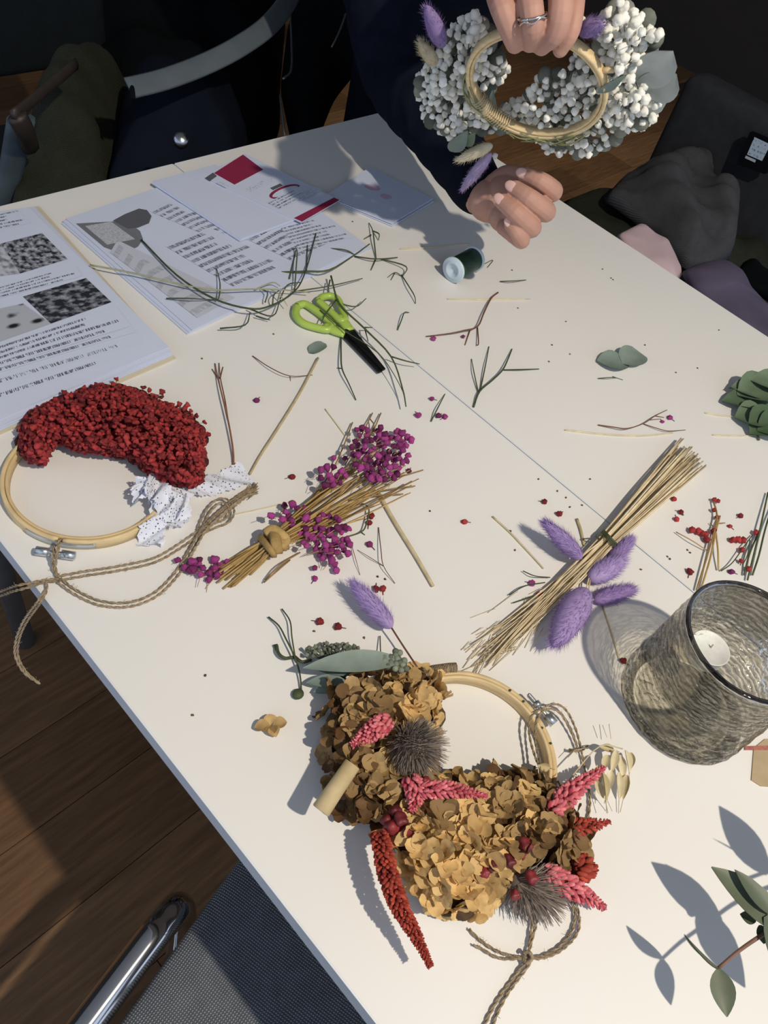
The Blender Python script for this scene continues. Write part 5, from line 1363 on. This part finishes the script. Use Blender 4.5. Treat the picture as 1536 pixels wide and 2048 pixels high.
# hand A: half-closed hand resting below the wreath, finger nails towards the camera
hA = MB(); KA = 1.2
def WK(x, y, d): return W(x, y, d * KA)
FA = [([(1062, 372, .845), (1106, 384, .818), (1086, 366, .795), (1052, 350, .800)], .0100), ([(1042, 405, .845), (1092, 424, .816), (1064, 401, .790), (1030, 378, .796)], .0103),
      ([(1022, 432, .845), (1064, 456, .818), (1037, 430, .794), (1006, 404, .800)], .0100), ([(1008, 455, .845), (1043, 482, .824), (1034, 466, .806), (1021, 450, .806)], .0082)]
for pl, r in FA: limb(hA, [WK(*q) for q in pl], np.array([r * 1.05, r * 1.06, r, r * .84]) * KA, 12, 5)
limb(hA, [WK(978, 402, .870), WK(1015, 408, .868), WK(1045, 408, .862)], [.028, .030, .024])
hA.ell(WK(1012, 385, .862), np.array([.030, .026, .024]))
hA.ell(WK(1015, 432, .862), np.array([.028, .024, .022]))
limb(hA, [WK(985, 372, .868), WK(1012, 352, .858), WK(1040, 350, .852)], [.015, .014, .011])
WA = WK(962, 388, .885)
limb(hA, [WK(985, 402, .872), WA], [.028, .028])
skin.add(*fused(hA, .0013, 3))
# hand B: holding the hoop from above
hB = MB()
FB = [([(985, -60, .735), (1000, 0, .695), (1018, 50, .698), (1030, 86, .722)], .0108), ([(1050, -70, .730), (1060, 0, .685), (1066, 50, .690), (1060, 84, .720)], .0106),
      ([(1112, -70, .730), (1122, 0, .685), (1112, 60, .694), (1084, 90, .718)], .0108), ([(1150, -60, .738), (1150, 0, .706), (1142, 60, .705), (1121, 98, .720)], .0088)]
for pl, r in FB: limb(hB, [W(*q) for q in pl], [r * 1.12, r * 1.08, r, r * .85], 12, 5)
for x in (1010, 1065, 1115): hB.ell(W(x, -85, .735), np.array([.022, .022, .020]))
hB.ell(W(1065, -110, .745), np.array([.036, .030, .026]))
limb(hB, [W(1000, -100, .76), W(1015, -10, .79), W(1035, 70, .785)], [.016, .0125, .0095])
WBw = W(1075, -180, .775)
limb(hB, [W(1068, -120, .75), WBw], [.027, .025])
skin.add(*fused(hB, .0013, 3))
# torso frame (behind the far table corner, leaning in), shoulders, elbows, head
hip = np.array([1.38, 1.12, TZ - .27]); chest = np.array([1.07, .87, TZ + .40]); mid = np.array([1.30, 1.06, TZ + .05])
face_d = nrm(np.array([-.8, -.6, 0])); lat = np.array([.6, -.8, 0])
S1 = chest - lat * .165 + [0, 0, .03]; S2 = chest + lat * .165 + [0, 0, .03]
E1 = W(800, 128, 1.17); E2 = np.array([.93, .56, TZ + .50])
ar = MB()
limb(ar, [WA, (WA + E1) / 2, E1, S1], [.027, .036, .042, .050]); limb(ar, [WBw, (WBw + E2) / 2, E2, S2], [.024, .034, .040, .050])
neck = chest + np.array([-.045, -.034, .10]); hc = neck + np.array([-.055, -.042, .155])
limb(ar, [chest, neck, hc - [0, 0, .05]], [.07, .052, .055])
# head with face
ar.ell(hc, np.array([face_d * .092, lat * .074, UP * .112])); ar.ell(hc + face_d * .03 - UP * .055, np.array([face_d * .058, lat * .056, UP * .055]))
ar.ell(hc + face_d * .093 - UP * .012, np.array([face_d * .017, lat * .012, UP * .022]))
for s in (-1, 1):
    ar.ell(hc + lat * s * .074 - UP * .005, np.array([face_d * .016, lat * .008, UP * .030])); ar.ell(hc + face_d * .075 + lat * s * .032 + UP * .026, np.array([face_d * .010, lat * .022, UP * .007]))
for s in (1, -1): ar.ell(hc + face_d * .083 - UP * (.052 + .009 * s), np.array([face_d * .010, lat * .022, UP * .006]))
skin.add(*fused(ar, .0045, 3))
pt_ = thing('person', 'person in dark navy clothes holding up the white wreath, head out of frame', 'person', (hip[0], hip[1], 0))
bo = skin.build('body', m_skin, pt_)
m_eye = mat('eye_white', (.8, .8, .78), rough=.2); m_iris = mat('iris', (.05, .035, .02), rough=.2); m_lip = mat('lips', (.45, .16, .14), rough=.5); m_hair = mat('brown_hair', (.05, .028, .016), (.09, .05, .03), rough=.55, amt=.3, scale=80, stretch=(1, 1, .1))
for s in (-1, 1):
    eo = MB().ell(hc + face_d * .077 + lat * s * .032 + UP * .008, np.full(3, .0115)).build('eye', m_eye, bo)
    MB().ell(hc + face_d * .0855 + lat * s * .032 + UP * .007, np.array([face_d * .003, lat * .005, UP * .005])).build('iris', m_iris, bo)
MB().ell(hc + face_d * .0905 - UP * .052, np.array([face_d * .004, lat * .021, UP * .008])).build('lips', m_lip, bo)
hr = MB(); hr.ell(hc - face_d * .022 + UP * .026, np.array([face_d * .098, lat * .087, UP * .108])); limb(hr, [hc - face_d * .06, hc - face_d * .09 - UP * .10, hc - face_d * .08 - UP * .20], [.075, .07, .045])
for s in (-1, 1): limb(hr, [hc + lat * s * .07 + UP * .06, hc + lat * s * .082 - UP * .03, hc + lat * s * .075 - UP * .14], [.028, .026, .018])
v, f = fused(hr, .006, 3); MB().add(v, f).build('hair', m_hair, pt_)
# nails
m_nail = mat('fingernail', (.72, .46, .40), rough=.25)
for pl, r in FA:
    r *= KA; tipv, dip = WK(*pl[3]), WK(*pl[2]); d = nrm(tipv - dip); toc = nrm(np.array([0, 0, TZ + H0]) - tipv); nn = nrm(toc - d * (toc @ d)); s = np.cross(d, nn)
    MB().ell(tipv + nn * r * .66 + d * r * .25, np.array([d * r * .72, s * r * .52, nn * r * .22])).build('fingernail', m_nail, bo)
# ring
m_silver = mat('silver_ring', (.62, .60, .58), rough=.22, metal=1.0)
fp = cat([W(*q) for q in FB[1][0]], 5); rc = fp[8]; rd = nrm(fp[9] - fp[7]); ra, rb = frame(rd)
rg = thing('finger_ring', 'silver twisted ring on the finger holding the white wreath', 'ring', rc)
MB().tube(np.array([rc + (ra * math.cos(a) + rb * math.sin(a)) * .0126 + rd * .0009 * math.sin(a * 1) for a in np.linspace(0, 2 * math.pi, 33)]), .0011, 7).build('band', m_silver, rg)
MB().tube(np.array([rc + rd * .0026 + (ra * math.cos(a) + rb * math.sin(a)) * .0127 + rd * .0012 * math.sin(a * 5) for a in np.linspace(0, 2 * math.pi, 65)]), .0009, 6).build('twisted_band', m_silver, rg)
# clothes
m_navyk = mat('navy_sweater', (.005, .0065, .013), (.007, .009, .017), spec=.08, rough=.95, amt=.2, scale=30, bump=.3, bscale=300)
sw = MB()
limb(sw, [hip + [0, 0, .02], mid, chest - [0, 0, .08]], [.150, .135, .150], 20)
sw.ell(chest, np.array([lat * .20, face_d * .115, UP * .12])); limb(sw, [chest + UP * .05, neck + UP * .01], [.09, .062])
WA2 = WA + (E1 - WA) * .04; WB2 = WBw + (E2 - WBw) * .02
limb(sw, [WA2, (WA2 + E1) / 2, E1, (E1 + S1) / 2, S1], [.036, .052, .064, .068, .074], 18); limb(sw, [WB2, (WB2 + E2) / 2, E2, (E2 + S2) / 2, S2], [.033, .046, .055, .062, .074], 18)
v, f = fused(sw, .006, 4)
# soft folds in the sleeves
nv = v + .0022 * np.sin(v[:, [0]] * 170 + 3 * np.sin(v[:, [2]] * 60) + v[:, [1]] * 90) * nrm_rows(v - np.mean(v, 0))
MB().add(nv, f).build('sweater', m_navyk, pt_)
m_tr = mat('dark_trousers', (.010, .011, .014), rough=.9, amt=.2, scale=20)
trs = MB(); trs.ell(hip, np.array([lat * .19, face_d * .15, UP * .11]))
sh = MB()
for s in (-1, 1):
    h0 = hip + lat * s * .09; kn_ = h0 + face_d * .40 + UP * (-.02) + lat * s * .05; an_ = kn_ - UP * (TZ - .27 - .10) + face_d * .03
    limb(trs, [h0, (h0 + kn_) / 2, kn_, (kn_ + an_) / 2, an_], [.090, .080, .062, .058, .048])
    fo = np.array([an_[0], an_[1], .045]); limb(sh, [fo + UP * .03, fo - UP * .005, fo + face_d * .10 - UP * .005, fo + face_d * .17 - UP * .012], [.045, .042, .040, .030])
v, f = fused(trs, .008, 4); MB().add(v, f).build('trousers', m_tr, pt_)
v, f = fused(sh, .006, 3); v[:, 2] = np.maximum(v[:, 2], .001); MB().add(v, f).build('shoes', m_blackm, pt_)
